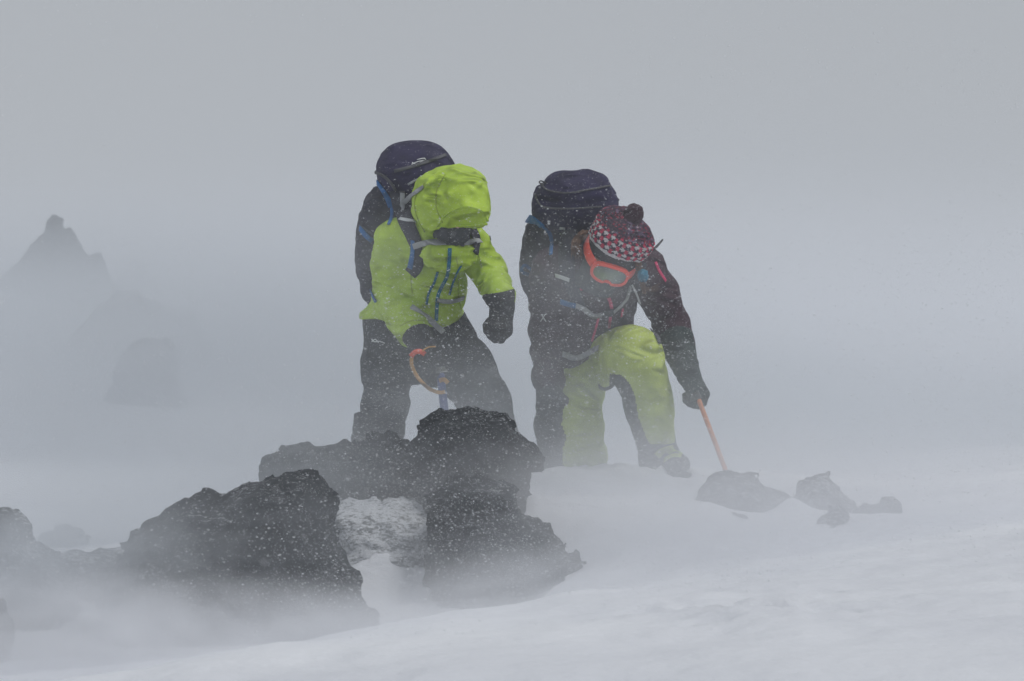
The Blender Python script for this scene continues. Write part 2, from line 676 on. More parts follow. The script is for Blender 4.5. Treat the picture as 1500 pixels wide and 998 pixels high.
m, nt, b = new_mat('wind_packed_snow')
tc = node(nt, 'ShaderNodeTexCoord')
n1 = node(nt, 'ShaderNodeTexNoise', i_Scale=1.3, i_Detail=6.0)
mp = node(nt, 'ShaderNodeMapping')
mp.inputs['Scale'].default_value = (0.5, 1.2, 1.0)
nt.links.new(tc.outputs['Object'], mp.inputs['Vector'])
nt.links.new(mp.outputs[0], n1.inputs['Vector'])
r1 = ramp(nt, n1.outputs[0], 0.3, 0.7, (0.70, 0.72, 0.77, 1), (0.82, 0.84, 0.88, 1))
# grit blown off the rocks lies in sparse streaks
n2 = node(nt, 'ShaderNodeTexNoise', i_Scale=38.0, i_Detail=4.0, i_Roughness=0.8)
nt.links.new(mp.outputs[0], n2.inputs['Vector'])
n3 = node(nt, 'ShaderNodeTexNoise', i_Scale=1.7, i_Detail=3.0)
nt.links.new(mp.outputs[0], n3.inputs['Vector'])
r2 = ramp(nt, n2.outputs[0], 0.64, 0.74)
r3 = ramp(nt, n3.outputs[0], 0.52, 0.68)
mu = node(nt, 'ShaderNodeMath', operation='MULTIPLY')
nt.links.new(r2.outputs[0], mu.inputs[0]); nt.links.new(r3.outputs[0], mu.inputs[1])
mu2 = node(nt, 'ShaderNodeMath', operation='MULTIPLY')
nt.links.new(mu.outputs[0], mu2.inputs[0]); mu2.inputs[1].default_value = 0.55
nt.links.new(mixc(nt, mu2.outputs[0], r1.outputs[0], (0.16, 0.16, 0.17)), b.inputs['Base Color'])
b.inputs['Roughness'].default_value = 0.8
b.inputs['Specular IOR Level'].default_value = 0.2
bp = node(nt, 'ShaderNodeBump', i_Strength=0.7, i_Distance=0.03)
n4 = node(nt, 'ShaderNodeTexNoise', i_Scale=12.0, i_Detail=8.0, i_Roughness=0.65)
nt.links.new(mp.outputs[0], n4.inputs['Vector'])
nt.links.new(n4.outputs[0], bp.inputs['Height'])
nt.links.new(bp.outputs[0], b.inputs['Normal'])
M['snow'] = m

# ------------------------------------------------------------------ snow slope
def G(px, D, z):
    return ((px - 750.0) * D / FPX, D, z)
CP = [(-3, 0, -.4), (0, 0, -.3), (3, 0, -.2), (-2, 3, .05), (2, 3, .2), (0, 3, .1),
      G(0, 6.2, .36), G(200, 6.3, .425), G(540, 6.4, .50), G(900, 6.4, .56), G(1400, 6.3, .60),
      G(0, 7.2, .30), G(200, 7.2, .33), G(450, 7.2, .38), G(750, 7.2, .50), G(1100, 7.2, .58), G(1450, 7.2, .64),
      G(0, 8.0, .34), G(250, 8.0, .32), G(540, 8.0, .34), G(650, 8.0, .36), G(850, 8.0, .45), G(1100, 8.0, .56), G(1450, 8.0, .67),
      G(590, 8.4, .44), G(700, 8.4, .42), G(870, 8.45, .53),
      G(0, 8.9, .42), G(150, 8.9, .42), G(440, 8.9, .55), G(505, 8.9, .70), G(570, 8.9, .66), G(640, 8.9, .58), G(850, 8.9, .61), G(1050, 8.9, .625), G(1300, 8.9, .63), G(1470, 8.9, .69),
      G(100, 9.5, .38), G(400, 9.5, .60), G(600, 9.5, .72), G(800, 9.5, .775), G(900, 9.5, .755), G(1010, 9.5, .75), G(1120, 9.5, .65), G(1350, 9.5, .65),
      G(100, 10.3, .34), G(300, 10.3, .45), G(560, 10.3, .72), G(720, 10.3, .72), G(860, 10.3, .715), G(980, 10.3, .73), G(1080, 10.3, .72), G(1300, 10.3, .65), G(1480, 10.3, .72),
      G(90, 12, .28), G(300, 12, .40), G(560, 12, .66), G(900, 12, .66), G(1400, 12, .66), G(1600, 12, .8), G(-200, 12, .4),
      (-4.2, 20, 1.05), (-3, 20, .92), (0, 20, .55), (5, 20, .5), (9, 20, .8), (-9, 20, 1.2),
      (-6, 28, 1.85), (-4.3, 28, 1.6), (0, 28, .8), (6, 28, .5), (14, 28, 1.0), (-14, 28, 1.9),
      (-20, 60, 3.0), (0, 60, 1.2), (20, 60, 1.0), (-40, 60, 3.5), (40, 60, 1.5),
      (-20, 0, -.5), (20, 0, .5), (-20, -30, -2), (20, -30, -1), (0, -30, -1.5), (-60, -60, -3), (60, -60, -2),
      (-400, -60, -3), (400, -60, -2), (-400, 400, 4), (0, 400, 2.5), (400, 400, 3), (-400, 150, 3), (400, 150, 2), (0, 150, 1.8)]
CP = np.array(CP, float)
_kern = lambda r2: np.sqrt(r2 + 0.12)
_A = _kern(((CP[:, None, :2] - CP[None, :, :2]) ** 2).sum(-1)) + np.eye(len(CP)) * 0.02 * -1
_B = np.concatenate([np.ones((len(CP), 1)), CP[:, :2]], 1)
_S = np.block([[_A, _B], [_B.T, np.zeros((3, 3))]])
_W = np.linalg.solve(_S, np.concatenate([CP[:, 2], np.zeros(3)]))
def ground_z(x, y):
    x = np.asarray(x, float); y = np.asarray(y, float)
    sh = x.shape
    p = np.stack([x.ravel(), y.ravel()], 1)
    out = np.empty(len(p))
    for i in range(0, len(p), 20000):
        q = p[i:i + 20000]
        k = _kern(((q[:, None] - CP[None, :, :2]) ** 2).sum(-1))
        out[i:i + 20000] = k @ _W[:-3] + _W[-3] + q @ _W[-2:]
    q3 = np.stack([p[:, 0], p[:, 1], np.zeros(len(p))], 1)
    # wind-carved relief: long ripples along the wind (x), lumps and crusts
    out += 0.035 * fbm(q3 * [0.9, 1.6, 1], 3, 3)
    out += 0.022 * (ridge(q3 * [2.2, 5.5, 1] + [0, 0, 3.3], 9, 2) - 0.5)
    fine = np.clip(1 - np.abs(p[:, 1] - 8) / 6, 0, 1)
    out += fine * 0.020 * fbm(q3 * [6, 12, 1], 21, 4)
    # crusty patch low on the right and a broken bank beside the big rock
    def patch(px, D, rx, ry):
        cx = (px - 750) * D / FPX
        return np.exp(-(((p[:, 0] - cx) / rx) ** 2 + ((p[:, 1] - D) / ry) ** 2))
    out += patch(1120, 6.35, .35, .25) * 0.09 * (ridge(q3 * [6, 11, 1], 5, 3) - .55)
    out += patch(560, 8.6, .25, .3) * 0.14 * (ridge(q3 * [7, 7, 1], 6, 3) - .5)
    out += patch(790, 9.2, .12, .15) * 0.05 * (ridge(q3 * [9, 9, 1], 7, 3) - .3)
    for px_, D_, rx_, ry_, a_ in ((1060, 9.08, .14, .08, .030), (1066, 9.52, .12, .07, .055), (1160, 9.15, .06, .08, .05), (1210, 9.14, .12, .09, .035), (1290, 8.98, .10, .10, .02)):
        out += patch(px_, D_, rx_, ry_) * a_ * (.35 + 1.1 * vnoise(q3 * [7, 7, 1], 31))
    # trampled snow round the climbers' boots
    for px_, D_ in ((860, 9.85), (985, 9.7), (930, 9.75), (550, 10.0), (730, 9.9)):
        out += patch(px_, D_, .22, .2) * (.05 * (ridge(q3 * [9, 9, 1], 33, 2) - .5))
    return out.reshape(sh)

def lines(lo_f, hi_f, step, lo, hi, g=1.09):
    a = list(np.arange(lo_f, hi_f + 1e-6, step))
    s_, x = step, hi_f
    up = []
    while x < hi:
        s_ *= g; x += s_; up.append(min(x, hi))
    s_, x = step, lo_f
    dn = []
    while x > lo:
        s_ *= g; x -= s_; dn.append(max(x, lo))
    return np.array(dn[::-1] + a + up)
gx = lines(-2.4, 2.4, 0.02, -400, 400)
gy = lines(5.4, 10.6, 0.02, -60, 400)
GX, GY = np.meshgrid(gx, gy, indexing='ij')
GZ = ground_z(GX, GY)
nxg, nyg = GX.shape
ii = np.arange(nxg * nyg).reshape(nxg, nyg)
gf = np.stack([ii[:-1, :-1], ii[1:, :-1], ii[1:, 1:], ii[:-1, 1:]], -1).reshape(-1, 4)
go = mesh_obj('snow_ground', np.stack([GX, GY, GZ], -1).reshape(-1, 3), gf, M['snow'])
tag(go, kind='structure')
def gz(x, y):
    return float(ground_z(np.array([x]), np.array([y]))[0])

# ------------------------------------------------------------------ rocks
def rock(poly, D, H, label, name='lava_rock', h=0.014, amp=0.035, seed=0, mat='rock', group=None, lean=0.0, Rr=0.25, step_amp=0.04, cat='rock'):
    s = (D) / FPX
    pts = np.array([[(x - 750) * s, CAMZ - (y - 499) * s] for x, y in poly])
    lo = np.array([pts[:, 0].min() - .1, D - H - .12, pts[:, 1].min() - .02])
    hi = np.array([pts[:, 0].max() + .1, D + H + .12, pts[:, 1].max() + .1])
    g = SDF(lo, hi, h)
    X, Z = np.meshgrid(g.ax[0], g.ax[2], indexing='ij')
    q = np.stack([X, Z], -1)
    dmin = np.full(X.shape, 1e9)
    ins = np.zeros(X.shape, bool)
    n = len(pts)
    for i in range(n):
        a, b_ = pts[i], pts[(i + 1) % n]
        e = b_ - a
        t = np.clip(((q - a) @ e) / (e @ e + 1e-12), 0, 1)
        dmin = np.minimum(dmin, np.linalg.norm(q - a - t[..., None] * e, axis=-1))
        c = (a[1] > Z) != (b_[1] > Z)
        with np.errstate(divide='ignore', invalid='ignore'):
            xi = (b_[0] - a[0]) * (Z - a[1]) / (b_[1] - a[1] + 1e-12) + a[0]
        ins ^= c & (X < xi)
    d2 = np.where(ins, -dmin, dmin)
    # every boulder is thick through its middle and rounds off toward its outline
    thick = H * np.clip(-d2 / Rr, 0.0, 1) ** 0.42
    thick = thick + 0.09 * H / .3 * np.floor(4 * vnoise(np.stack([X * 3.1 + Z * .9, Z * 2.3, X * 0], -1), seed + 3)) / 4 * (d2 < -.03)
    zc = (g.ax[2] - lo[2])[None, :]
    yc = D + lean * zc
    Y = g.ax[1][None, :, None]
    dy = (np.abs(Y - yc[:, None, :]) - thick[:, None, :]) * 0.6
    d = np.maximum(d2[:, None, :], dy)
    d = np.where(d2[:, None, :] > 0, np.sqrt(np.maximum(d2[:, None, :], 0) ** 2 + np.maximum(dy, 0) ** 2), d)
    g.d = d.astype(np.float32)
    def disp(Q):
        big = fbm(Q / (H * 0.9), seed + 1, 2) * step_amp * 1.3
        # stepped facets, then clinker lumps, then crumbs
        st = ridge(Q / [0.16, 0.16, 0.12], seed + 5, 2)
        st = np.floor(st * 5) / 5
        cl = ridge(Q / 0.07, seed + 9, 3) - 0.5
        cr = fbm(Q / 0.033, seed + 13, 2)
        return big - step_amp * (st - 0.5) - amp * cl - amp * 0.9 * cr - .004
    g.disp(disp, 0.10)
    o = sdf_obj(g, name, M[mat])
    o.data.polygons.foreach_set('use_smooth', np.zeros(len(o.data.polygons), bool))
    tag(o, label, cat, group)
    return o

rock([(140, 990), (148, 900), (165, 850), (185, 805), (200, 787), (250, 757), (262, 744), (298, 732), (306, 724), (314, 727), (319, 741),
      (352, 719), (365, 710), (420, 692), (455, 686), (472, 702), (489, 737), (484, 765), (502, 815), (525, 852), (530, 880), (546, 905), (560, 990)],
     8.05, 0.40, 'large black lava boulder with a pointed top, in the left foreground', seed=1, h=0.0115, amp=.027, step_amp=.032)
rock([(385, 760), (386, 690), (390, 680), (402, 672), (420, 661), (453, 656), (462, 665), (500, 659), (518, 654), (535, 646), (560, 642), (582, 650),
      (600, 662), (640, 668), (660, 740), (620, 752), (590, 760), (570, 745), (505, 745), (480, 770)],
     9.15, 0.28, 'low jagged lava ledge behind the pointed boulder, under the lime jacketed climber', seed=2, h=0.0115, amp=.027, step_amp=.032)
rock([(598, 760), (596, 680), (602, 650), (625, 627), (640, 617), (658, 610), (692, 604), (738, 613), (760, 640), (776, 655), (782, 668), (795, 676), (792, 686), (779, 690),
      (775, 712), (764, 735), (756, 760), (700, 775), (640, 790)],
     8.95, 0.30, 'rounded dark lava boulder on top of the middle pile, below the blue ice axe', seed=3, h=0.0115, amp=.027, step_amp=.032)
rock([(640, 960), (625, 900), (632, 860), (634, 830), (634, 770), (636, 725), (660, 708), (700, 700), (748, 712), (760, 745), (768, 762), (790, 775), (805, 782), (818, 812),
      (832, 822), (836, 835), (842, 870), (850, 900), (850, 960)],
     8.45, 0.33, 'steep lava block at the bottom of the middle pile, its foot lost in blowing snow', seed=4, h=0.0115, amp=.027, step_amp=.032)
rock([(478, 930), (480, 800), (484, 750), (496, 738), (530, 739), (548, 734), (556, 742), (572, 738), (592, 745), (618, 750), (650, 760), (665, 850), (650, 930)],
     8.75, 0.26, 'snow crusted rock in the gap between the pointed boulder and the middle pile', seed=9, mat='rock_crust_fog', amp=.02, step_amp=.03)
rock([(-60, 960), (-60, 750), (0, 740), (22, 738), (30, 752), (44, 768), (50, 792), (75, 806), (100, 830), (130, 960)],
     8.3, 0.32, 'knobbly lava rock cut off by the left edge of the picture', seed=5, mat='rock_snow_fog')
rock([(70, 930), (80, 815), (110, 803), (150, 806), (185, 802), (215, 800), (240, 850), (250, 930)],
     8.75, 0.24, 'low lava rock in the saddle between left edge rock and pointed boulder', seed=6, mat='rock_snow_fog')
rock([(-40, 960), (-40, 882), (0, 885), (7, 893), (10, 908), (15, 918), (12, 960)],
     7.5, 0.10, 'small dark rock at the very left edge, low in the foreground', seed=7, h=0.012, amp=0.02, step_amp=0.02, Rr=0.08)
rock([(50, 840), (62, 785), (75, 778), (95, 770), (112, 778), (130, 800), (150, 840)],
     12.0, 0.25, 'faint grey rock showing in the fog just behind the left edge rock', seed=8, h=0.02, mat='rock_snow_fog', step_amp=0.02)
for k, (pl, D, lb) in enumerate([
    ([(985, 800), (1005, 755), (1022, 733), (1040, 706), (1068, 697), (1098, 692), (1114, 706), (1126, 716), (1150, 728), (1170, 745), (1190, 765), (1215, 800)], 9.3,
     'largest of the half buried rocks right of the orange ice axe'),
    ([(1150, 790), (1165, 735), (1174, 710), (1192, 698), (1212, 693), (1226, 706), (1238, 722), (1252, 745), (1258, 790)], 9.5,
     'upright half buried rock in the middle of the row on the right slope'),
    ([(1185, 840), (1192, 790), (1200, 765), (1214, 744), (1236, 748), (1236, 772), (1226, 795), (1224, 840)], 8.8,
     'small slanting rock just below the upright rock on the right slope'),
    ([(1252, 790), (1258, 752), (1275, 750), (1286, 745), (1296, 738), (1308, 740), (1314, 764), (1312, 790)], 9.2,
     'small blocky rock at the right end of the row on the right slope'),
    ([(1070, 800), (1076, 757), (1090, 750), (1100, 760), (1104, 800)], 9.0,
     'small dark stone in front of the largest rock of the right hand row'),
]):
    rock(pl, D, 0.16 if k < 2 else 0.09, lb, seed=20 + k, h=0.012, amp=0.02, step_amp=0.025, Rr=0.12, mat='rock_snow_fog' if k != 4 else 'rock')
rng = random.Random(4)
for k, (px, py, r_) in enumerate([(1022, 791, 10), (1044, 793, 9), (1008, 803, 7)]):
    D = 8.75
    rock([(px + r_ * math.cos(a) * rng.uniform(.8, 1.2), py + 6 + r_ * 1.2 * math.sin(a) * rng.uniform(.8, 1.2)) for a in np.linspace(0, 6.28, 9)[:-1]], D, 0.025,
         ['small stone in the snow left of its two neighbours below the right hand rocks', 'small stone poking from the snow, right hand one of three', 'tiny low stone, lowest of three in the snow'][[1, 1, 2][k] if k else 0],
         name='stone', cat='stone', seed=40 + k, h=0.006, amp=0.008, step_amp=0.006, Rr=0.03)
# far rocks up the left slope
rock([(-120, 560), (-80, 450), (-20, 425), (0, 413), (22, 395), (44, 372), (58, 352), (69, 345), (70, 328), (78, 319), (87, 320), (91, 334), (104, 343), (111, 360), (124, 378),
      (146, 379), (150, 392), (175, 425), (210, 470), (230, 600), (-120, 600)],
     29.0, 0.7, 'dark rock spire with a horned tip rising from the fog at the upper left', name='rock_spire', seed=50, h=0.05, amp=0.05, step_amp=0.07, Rr=0.6, cat='rock spire')
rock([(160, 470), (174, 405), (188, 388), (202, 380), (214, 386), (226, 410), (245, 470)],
     40.0, 0.4, 'faintest rock knob in the fog right of the spire', seed=51, h=0.05, amp=0.05, step_amp=0.05, Rr=0.4, mat='rock_crust_fog')  # pale colour stands in for the fog that fades the knob
rock([(0, 700), (60, 580), (95, 505), (118, 474), (138, 452), (166, 442), (172, 430), (198, 430), (206, 446), (240, 455), (275, 462), (300, 500), (350, 600), (400, 700)],
     23.0, 0.5, 'broad faint rock outcrop with a notched top, below and right of the spire', name='rock_outcrop', seed=52, h=0.045, amp=0.05, step_amp=0.06, Rr=0.5, mat='rock_snow_fog', cat='rock outcrop')  # dusted paler so the colour itself looks faded by fog
rock([(120, 760), (140, 620), (170, 535), (192, 513), (214, 504), (246, 508), (256, 525), (262, 560), (290, 640), (310, 760)],
     18.6, 0.35, 'blocky faint rock, lowest of the far ones on the left slope', seed=53, h=0.035, amp=0.04, step_amp=0.05, Rr=0.35, mat='rock_snow_fog')  # fog fading partly put into the pale rock colour

# ------------------------------------------------------------------ people
def V3(*a):
    v = np.array(a, float)
    return v / np.linalg.norm(v)

def frame(U, F):
    z = V3(*U)
    y = -np.array(F, float)
    y = y - z * (y @ z)
    y /= np.linalg.norm(y)
    x = np.cross(y, z)
    return np.stack([x, y, z], 1)          # columns: right, back, up

def body(root, j, C, fr):
    """one continuous figure from head to feet, wearing the clothes built round it"""
    pts = [j[k] for k in j]
    s = SDF.around([(p, .16) for p, r in pts] + [(C, .2)], 0.010, 0.03)
    k = 0.04
    s.ell(C + fr @ [0, .012, .03], (.077, .095, .092), k, fr)
    s.ell(C + fr @ [0, -.015, -.045], (.062, .078, .075), k, fr)
    s.ell(C + fr @ [0, -.055, -.098], (.034, .032, .022), .02, fr)          # chin
    s.cone(C + fr @ [0, -.085, .0], C + fr @ [0, -.112, -.035], .010, .015, .012)     # nose
    s.cone(C + fr @ [-.03, -.084, .018], C + fr @ [.03, -.084, .018], .010, .010, .015)  # brow
    for sx in (-1, 1):
        s.ell(C + fr @ [sx * .031, -.086, .002], (.014, .010, .010), .004, fr)   # eyeball under its lid
        s.ell(C + fr @ [sx * .079, .012, -.012], (.010, .020, .032), .008, fr)   # ear
        s.ell(C + fr @ [sx * .040, -.062, -.030], (.024, .022, .020), .02, fr)   # cheek
    s.ell(C + fr @ [0, -.092, -.066], (.026, .009, .008), .006, fr)              # lips
    s.cone(C + fr @ [0, .03, -.07], j['neck'][0], .056, .060, k)
    bk = np.array([0, .045, 0])
    s.cone(j['neck'][0], j['chest'][0] + bk, .06, .10, .03, ((0, 1, 0), .62))
    s.chain([(j['chest'][0] + bk, .115), (j['belly'][0] + bk, .11), (j['pelvis'][0], .125)], .03, ((0, 1, 0), .60))
    for a in 'RL':
        s.cone(j['neck'][0], j['sh' + a][0], .055, .055, .05)
        s.chain([(j['sh' + a][0], .056), (j['el' + a][0], .043), (j['wr' + a][0], .030)], .03)
        s.chain([(j['pelvis'][0], .10), (j['hip' + a][0], .095), (j['kn' + a][0], .062), (j['an' + a][0], .043)], .04)
        s.chain([(j['an' + a][0], .042), (j['toe' + a][0], .032)], .03)
    v, f = s.nets()
    return mesh_obj('body', v, f, M['skin'], root)

def glove(root, W, A, N, side, mat, curl=1.0, cuff=None, size=1.0, seed=0, thumb_in=1.0):
    """five-fingered mountain glove: W wrist, A toward the knuckles, N the way the palm faces"""
    A = V3(*A); N = np.array(N, float); N = N - A * (N @ A); N /= np.linalg.norm(N)
    T = np.cross(A, N) * side
    W = np.array(W, float)
    k_ = size
    s = SDF(W - .22, W + .22, 0.0052)
    for i in range(4):
        s.cone(W + T * (.026 - .018 * i) * k_, W + (A * .088 + T * (.032 - .021 * i)) * k_, .022 * k_, .021 * k_, .02)
    ln = [1.0, 1.1, 1.03, .82]
    for i in range(4):
        c = curl * (1 + .06 * (i - 1))
        p = W + (A * (.092 - .004 * abs(i - 1)) + T * (.034 - .0225 * i)) * k_
        ang = 0.0
        for seg, (l, da, r) in enumerate([(.044, 1.05, .0165), (.030, 1.35, .0150), (.024, .9, .0135)]):
            ang += da * c
            d = A * math.cos(ang) + N * math.sin(ang)
            q = p + d * l * ln[i] * k_
            s.cone(p, q, r * k_, (r - .0008) * k_, .005 if seg else .012)
            p = q
    p = W + (A * .028 + T * .034 + N * .012) * k_
    d1 = V3(*(A * .65 + T * (.55 * (2 - thumb_in)) + N * .45))
    q = p + d1 * .042 * k_
    s.cone(p, q, .020 * k_, .0175 * k_, .014)
    d2 = V3(*(A * .55 - T * .15 * thumb_in + N * .75))
    s.cone(q, q + d2 * .036 * k_, .0175 * k_, .0145 * k_, .006)
    s.cone(W - A * .03, W + A * .02, .036 * k_, .033 * k_, .02)
    if cuff is not None:
        B, r0, r1 = cuff
        s.cone(W - A * .012, B, r0, r1, .015, None, (.006, .025, .08, seed + 3))
        bd = V3(*(np.array(B) - W))
        sl, Q = s.all()
        s.d[sl] = np.maximum(s.d[sl], ((Q - np.array(B)) @ bd).astype(np.float32) - .004 - .006 * vnoise(Q / .02, seed).astype(np.float32))
    s.disp(lambda Q: -.0035 * (ridge(Q / .035, seed, 2) - .5), .03)
    g = sdf_obj(s, 'glove', M[mat], root)
    strap_p = [W - A * .012 + (T * math.cos(a) + N * math.sin(a)) * .047 * k_ for a in np.linspace(0, 2 * math.pi, 22)]
    ribbon('wrist_strap', strap_p, [(T * math.cos(a) + N * math.sin(a)) for a in np.linspace(0, 2 * math.pi, 22)], .018, .004, M['packg'], g)
    return g

def boot(root, an, toe, seed):
    an, toe = np.array(an), np.array(toe)
    s = SDF(np.minimum(an, toe) - .14, np.maximum(an, toe) + .14, .008)
    d = V3(*(toe - an) * [1, 1, 0])
    s.chain([(an + [0, 0, .08], .056), (an, .055), (an - d * .02 - [0, 0, .03], .048)], .03)
    s.chain([(an - [0, 0, .02], .05), (toe + [0, 0, .01], .042)], .03, None, (.003, .02, .06, seed))
    b_ = sdf_obj(s, 'boot', M['glove'], root)
    s2 = SDF(np.minimum(an, toe) - .16, np.maximum(an, toe) + .14, .008)
    s2.cone(an - d * .05 - [0, 0, .075], toe + d * .01 - [0, 0, .032], .046, .046, .01, ((0, 0, 1), .4))
    sdf_obj(s2, 'sole', M['rubber'], b_)
    for t in (.25, .5, .75):
        c = an + (toe - an) * t + [0, 0, .045]
        side = np.cross(d, [0, 0, 1])
        tube('lace', [c - side * .03, c + [0, 0, .012], c + side * .03], .003, .003, M['lime'], b_)
    return b_

def pxpy(c):
    return 750 + c[:, 0] * FPX / c[:, 1], 499 - (c[:, 2] - CAMZ) * FPX / c[:, 1]

# ---------- climber in the lime jacket
j1 = dict(neck=J(636, 338, -.26, 20), chest=J(628, 375, -.16, 30), belly=J(620, 425, -.06, 30), pelvis=J(608, 485, .08, 30),
          shR=J(576, 352, -.17, 20), elR=J(577, 430, -.04, 16), wrR=J(614, 500, -.26, 12),
          shL=J(684, 352, -.2, 20), elL=J(715, 398, -.16, 16), wrL=J(733, 438, -.34, 12),
          hipR=J(574, 495, .08, 20), knR=J(566, 590, .0, 16), anR=J(549, 686, .12, 12), toeR=J(534, 706, -.06, 10),
          hipL=J(646, 498, .08, 20), knL=J(712, 592, -.18, 16), anL=J(736, 688, -.02, 12), toeL=J(746, 708, -.2, 10))
p1 = empty('person', (j1['pelvis'][0][0], 10.05, gz(j1['pelvis'][0][0], 10.05)))
tag(p1, 'climber in lime green jacket and black trousers, hood pulled down over the face', 'person')
C1 = P(662, 304, -.42)
fr1 = frame((.12, -.45, .88), (.22, -.80, -.45))
body(p1, j1, C1, fr1)
FY = (0, 1, 0)
s = SDF(P(515, 520, -.2) - [0, .45, 0], P(765, 235, 0) + [0, .45, 0], .0065)
s.chain([J(628, 366, -.17, 52), J(622, 415, -.07, 57), J(612, 452, .0, 62), J(603, 484, .05, 76)], .03, (FY, .70), (.014, .08, .15, 3))
sl, Q = s.all()
hem = P(0, 472, .0)[2]
s.d[sl] = np.maximum(s.d[sl], (hem - .018 * np.sin((Q[..., 0] + .50) * 7) - .012 * fbm(Q * [9, 9, 2], 2, 2) - Q[..., 2]).astype(np.float32))
s.chain([J(580, 348, -.17, 27), J(636, 345, -.2, 34), J(682, 350, -.2, 27)], .05)
s.chain([J(576, 354, -.17, 28), J(573, 392, -.10, 27), J(577, 432, -.05, 28), J(594, 464, -.15, 27), J(606, 486, -.22, 23)], .022, None, (.015, .06, .12, 7))
s.chain([J(686, 354, -.2, 27), J(702, 378, -.18, 25), J(716, 398, -.17, 24), J(732, 434, -.33, 21)], .018, None, (.015, .06, .12, 9))
# hood: loose shell with pleats, drawn low over the face
s.chain([J(640, 336, -.28, 40), J(628, 356, -.2, 40)], .03, None, (.008, .04, .1, 15))
hd = SDF(s.lo, s.lo + s.h, s.h)
hd.n, hd.ax, hd.d = s.n, s.ax, np.full(s.n, .5, np.float32)
hd.ell(P(655, 297, -.38), (.140, .155, .126), .03, fr1, noise=(.013, (.10, .10, .05), 11))
hd.ell(P(676, 266, -.41), (.085, .10, .050), .03, fr1, noise=(.012, (.06, .09, .04), 13))
hd.ell(P(683, 302, -.46), (.096, .125, .125), .035, noise=(.007, (.08, .09, .05), 12))
hd.cone(P(690, 279, -.55), P(709, 266, -.52), .012, .004, .008)
hd.chain([(P(616, 292, -.46), .006), (P(626, 270, -.49), .006), (P(646, 258, -.51), .006), (P(672, 265, -.545), .007), (P(694, 280, -.565), .007)], .014)
hd.chain([(P(622, 330, -.44), .005), (P(640, 318, -.50), .006), (P(652, 300, -.545), .006), (P(672, 288, -.57), .005)], .014)
bn = V3(.06, -.62, -.78)
sl, Q = hd.all()
hf_ = P(684, 305, -.590)
# the front of the brim folds under, facing the ground
hd.d[sl] = np.maximum(hd.d[sl], np.where(Q[..., 0] > P(640, 0, -.5)[0], ((Q - hf_) @ bn), -1).astype(np.float32))
bz = P(0, 334, -.5)[2] - .05 * np.clip(P(640, 0, -.5)[0] - Q[..., 0], 0, 9) * 6 + .05 * (Q[..., 0] + .19)
hd.d[sl] = np.maximum(hd.d[sl], np.where(Q[..., 0] > P(628, 0, -.5)[0], bz - Q[..., 2], -1).astype(np.float32))
s.join(sl, hd.d[sl], .012)
s.ell(P(658, 372, -.36), (.110, .12, .072), .03, noise=(.010, (.06, .06, .03), 14))
s.ell(P(665, 342, -.60), (.082, .16, .030), cut=True, rot=tilt_y(5))
jk1 = sdf_obj(s, 'jacket', M['lime'], p1)
strap('hood_hem', [(640, 334), (660, 332), (690, 330), (714, 328)], .012, .005, M['lime'], jk1, tree_of(jk1), -.001)
strap('hood_hem', [(641, 330), (652, 315), (668, 306), (688, 303), (706, 309), (715, 324)], .008, .005, M['lime'], jk1, tree_of(jk1), -.002)
s = SDF.around([(P(664, 345, -.47), .13)], .007)
s.ell(P(664, 336, -.44), (.072, .075, .060), 0, fr1, noise=(.006, (.05, .05, .02), 3))
s.cone(P(655, 345, -.38), P(636, 360, -.28), .055, .06, .03)
sdf_obj(s, 'neck_gaiter', M['buff'], p1)

s = SDF(P(500, 720, 0) - [0, .42, 0], P(775, 455, 0) + [0, .42, 0], .0068)
s.chain([J(604, 474, .07, 66), J(608, 500, .08, 62)], .03, (FY, .75), (.008, .05, .12, 1))
s.chain([J(571, 482, .08, 38), J(566, 540, .04, 34), J(565, 588, .0, 31), J(556, 640, .06, 32), J(549, 688, .12, 31)], .04, None, (.015, .09, .15, 21))
s.chain([J(644, 484, .07, 42), J(680, 540, -.08, 40), J(711, 592, -.18, 35), J(726, 642, -.1, 31), J(736, 690, -.02, 29)], .04, None, (.015, .09, .15, 23))
tr1 = sdf_obj(s, 'trousers', M['black'], p1)
s = SDF(P(500, 720, 0) - [0, .42, 0], P(600, 590, 0) + [0, .42, 0], .0068)
s.chain([J(556, 612, .03, 36), J(552, 645, .07, 36), J(546, 694, .12, 33)], .02, None, (.008, .04, .1, 27))
sl, Q = s.all()
s.d[sl] = np.maximum(s.d[sl], (Q[..., 2] - P(0, 607, 0)[2] - .01 * vnoise(Q / .03, 3)).astype(np.float32))
sdf_obj(s, 'gaiter', M['black'], p1)
boot(p1, j1['anR'][0], j1['toeR'][0], 1)
boot(p1, j1['anL'][0], j1['toeL'][0], 2)
gl1a = glove(p1, P(622, 514, -.30), (.42, -.30, -.85), (-.35, .85, -.35), 1, 'glove', .95, (P(612, 492, -.25), .045, .062), 1.12, 3)
gl1b = glove(p1, P(735, 450, -.37), (-.06, -.35, -.92), (-.60, .75, -.2), 1, 'glove', 1.05, (P(731, 431, -.375), .050, .066), 1.06, 5)

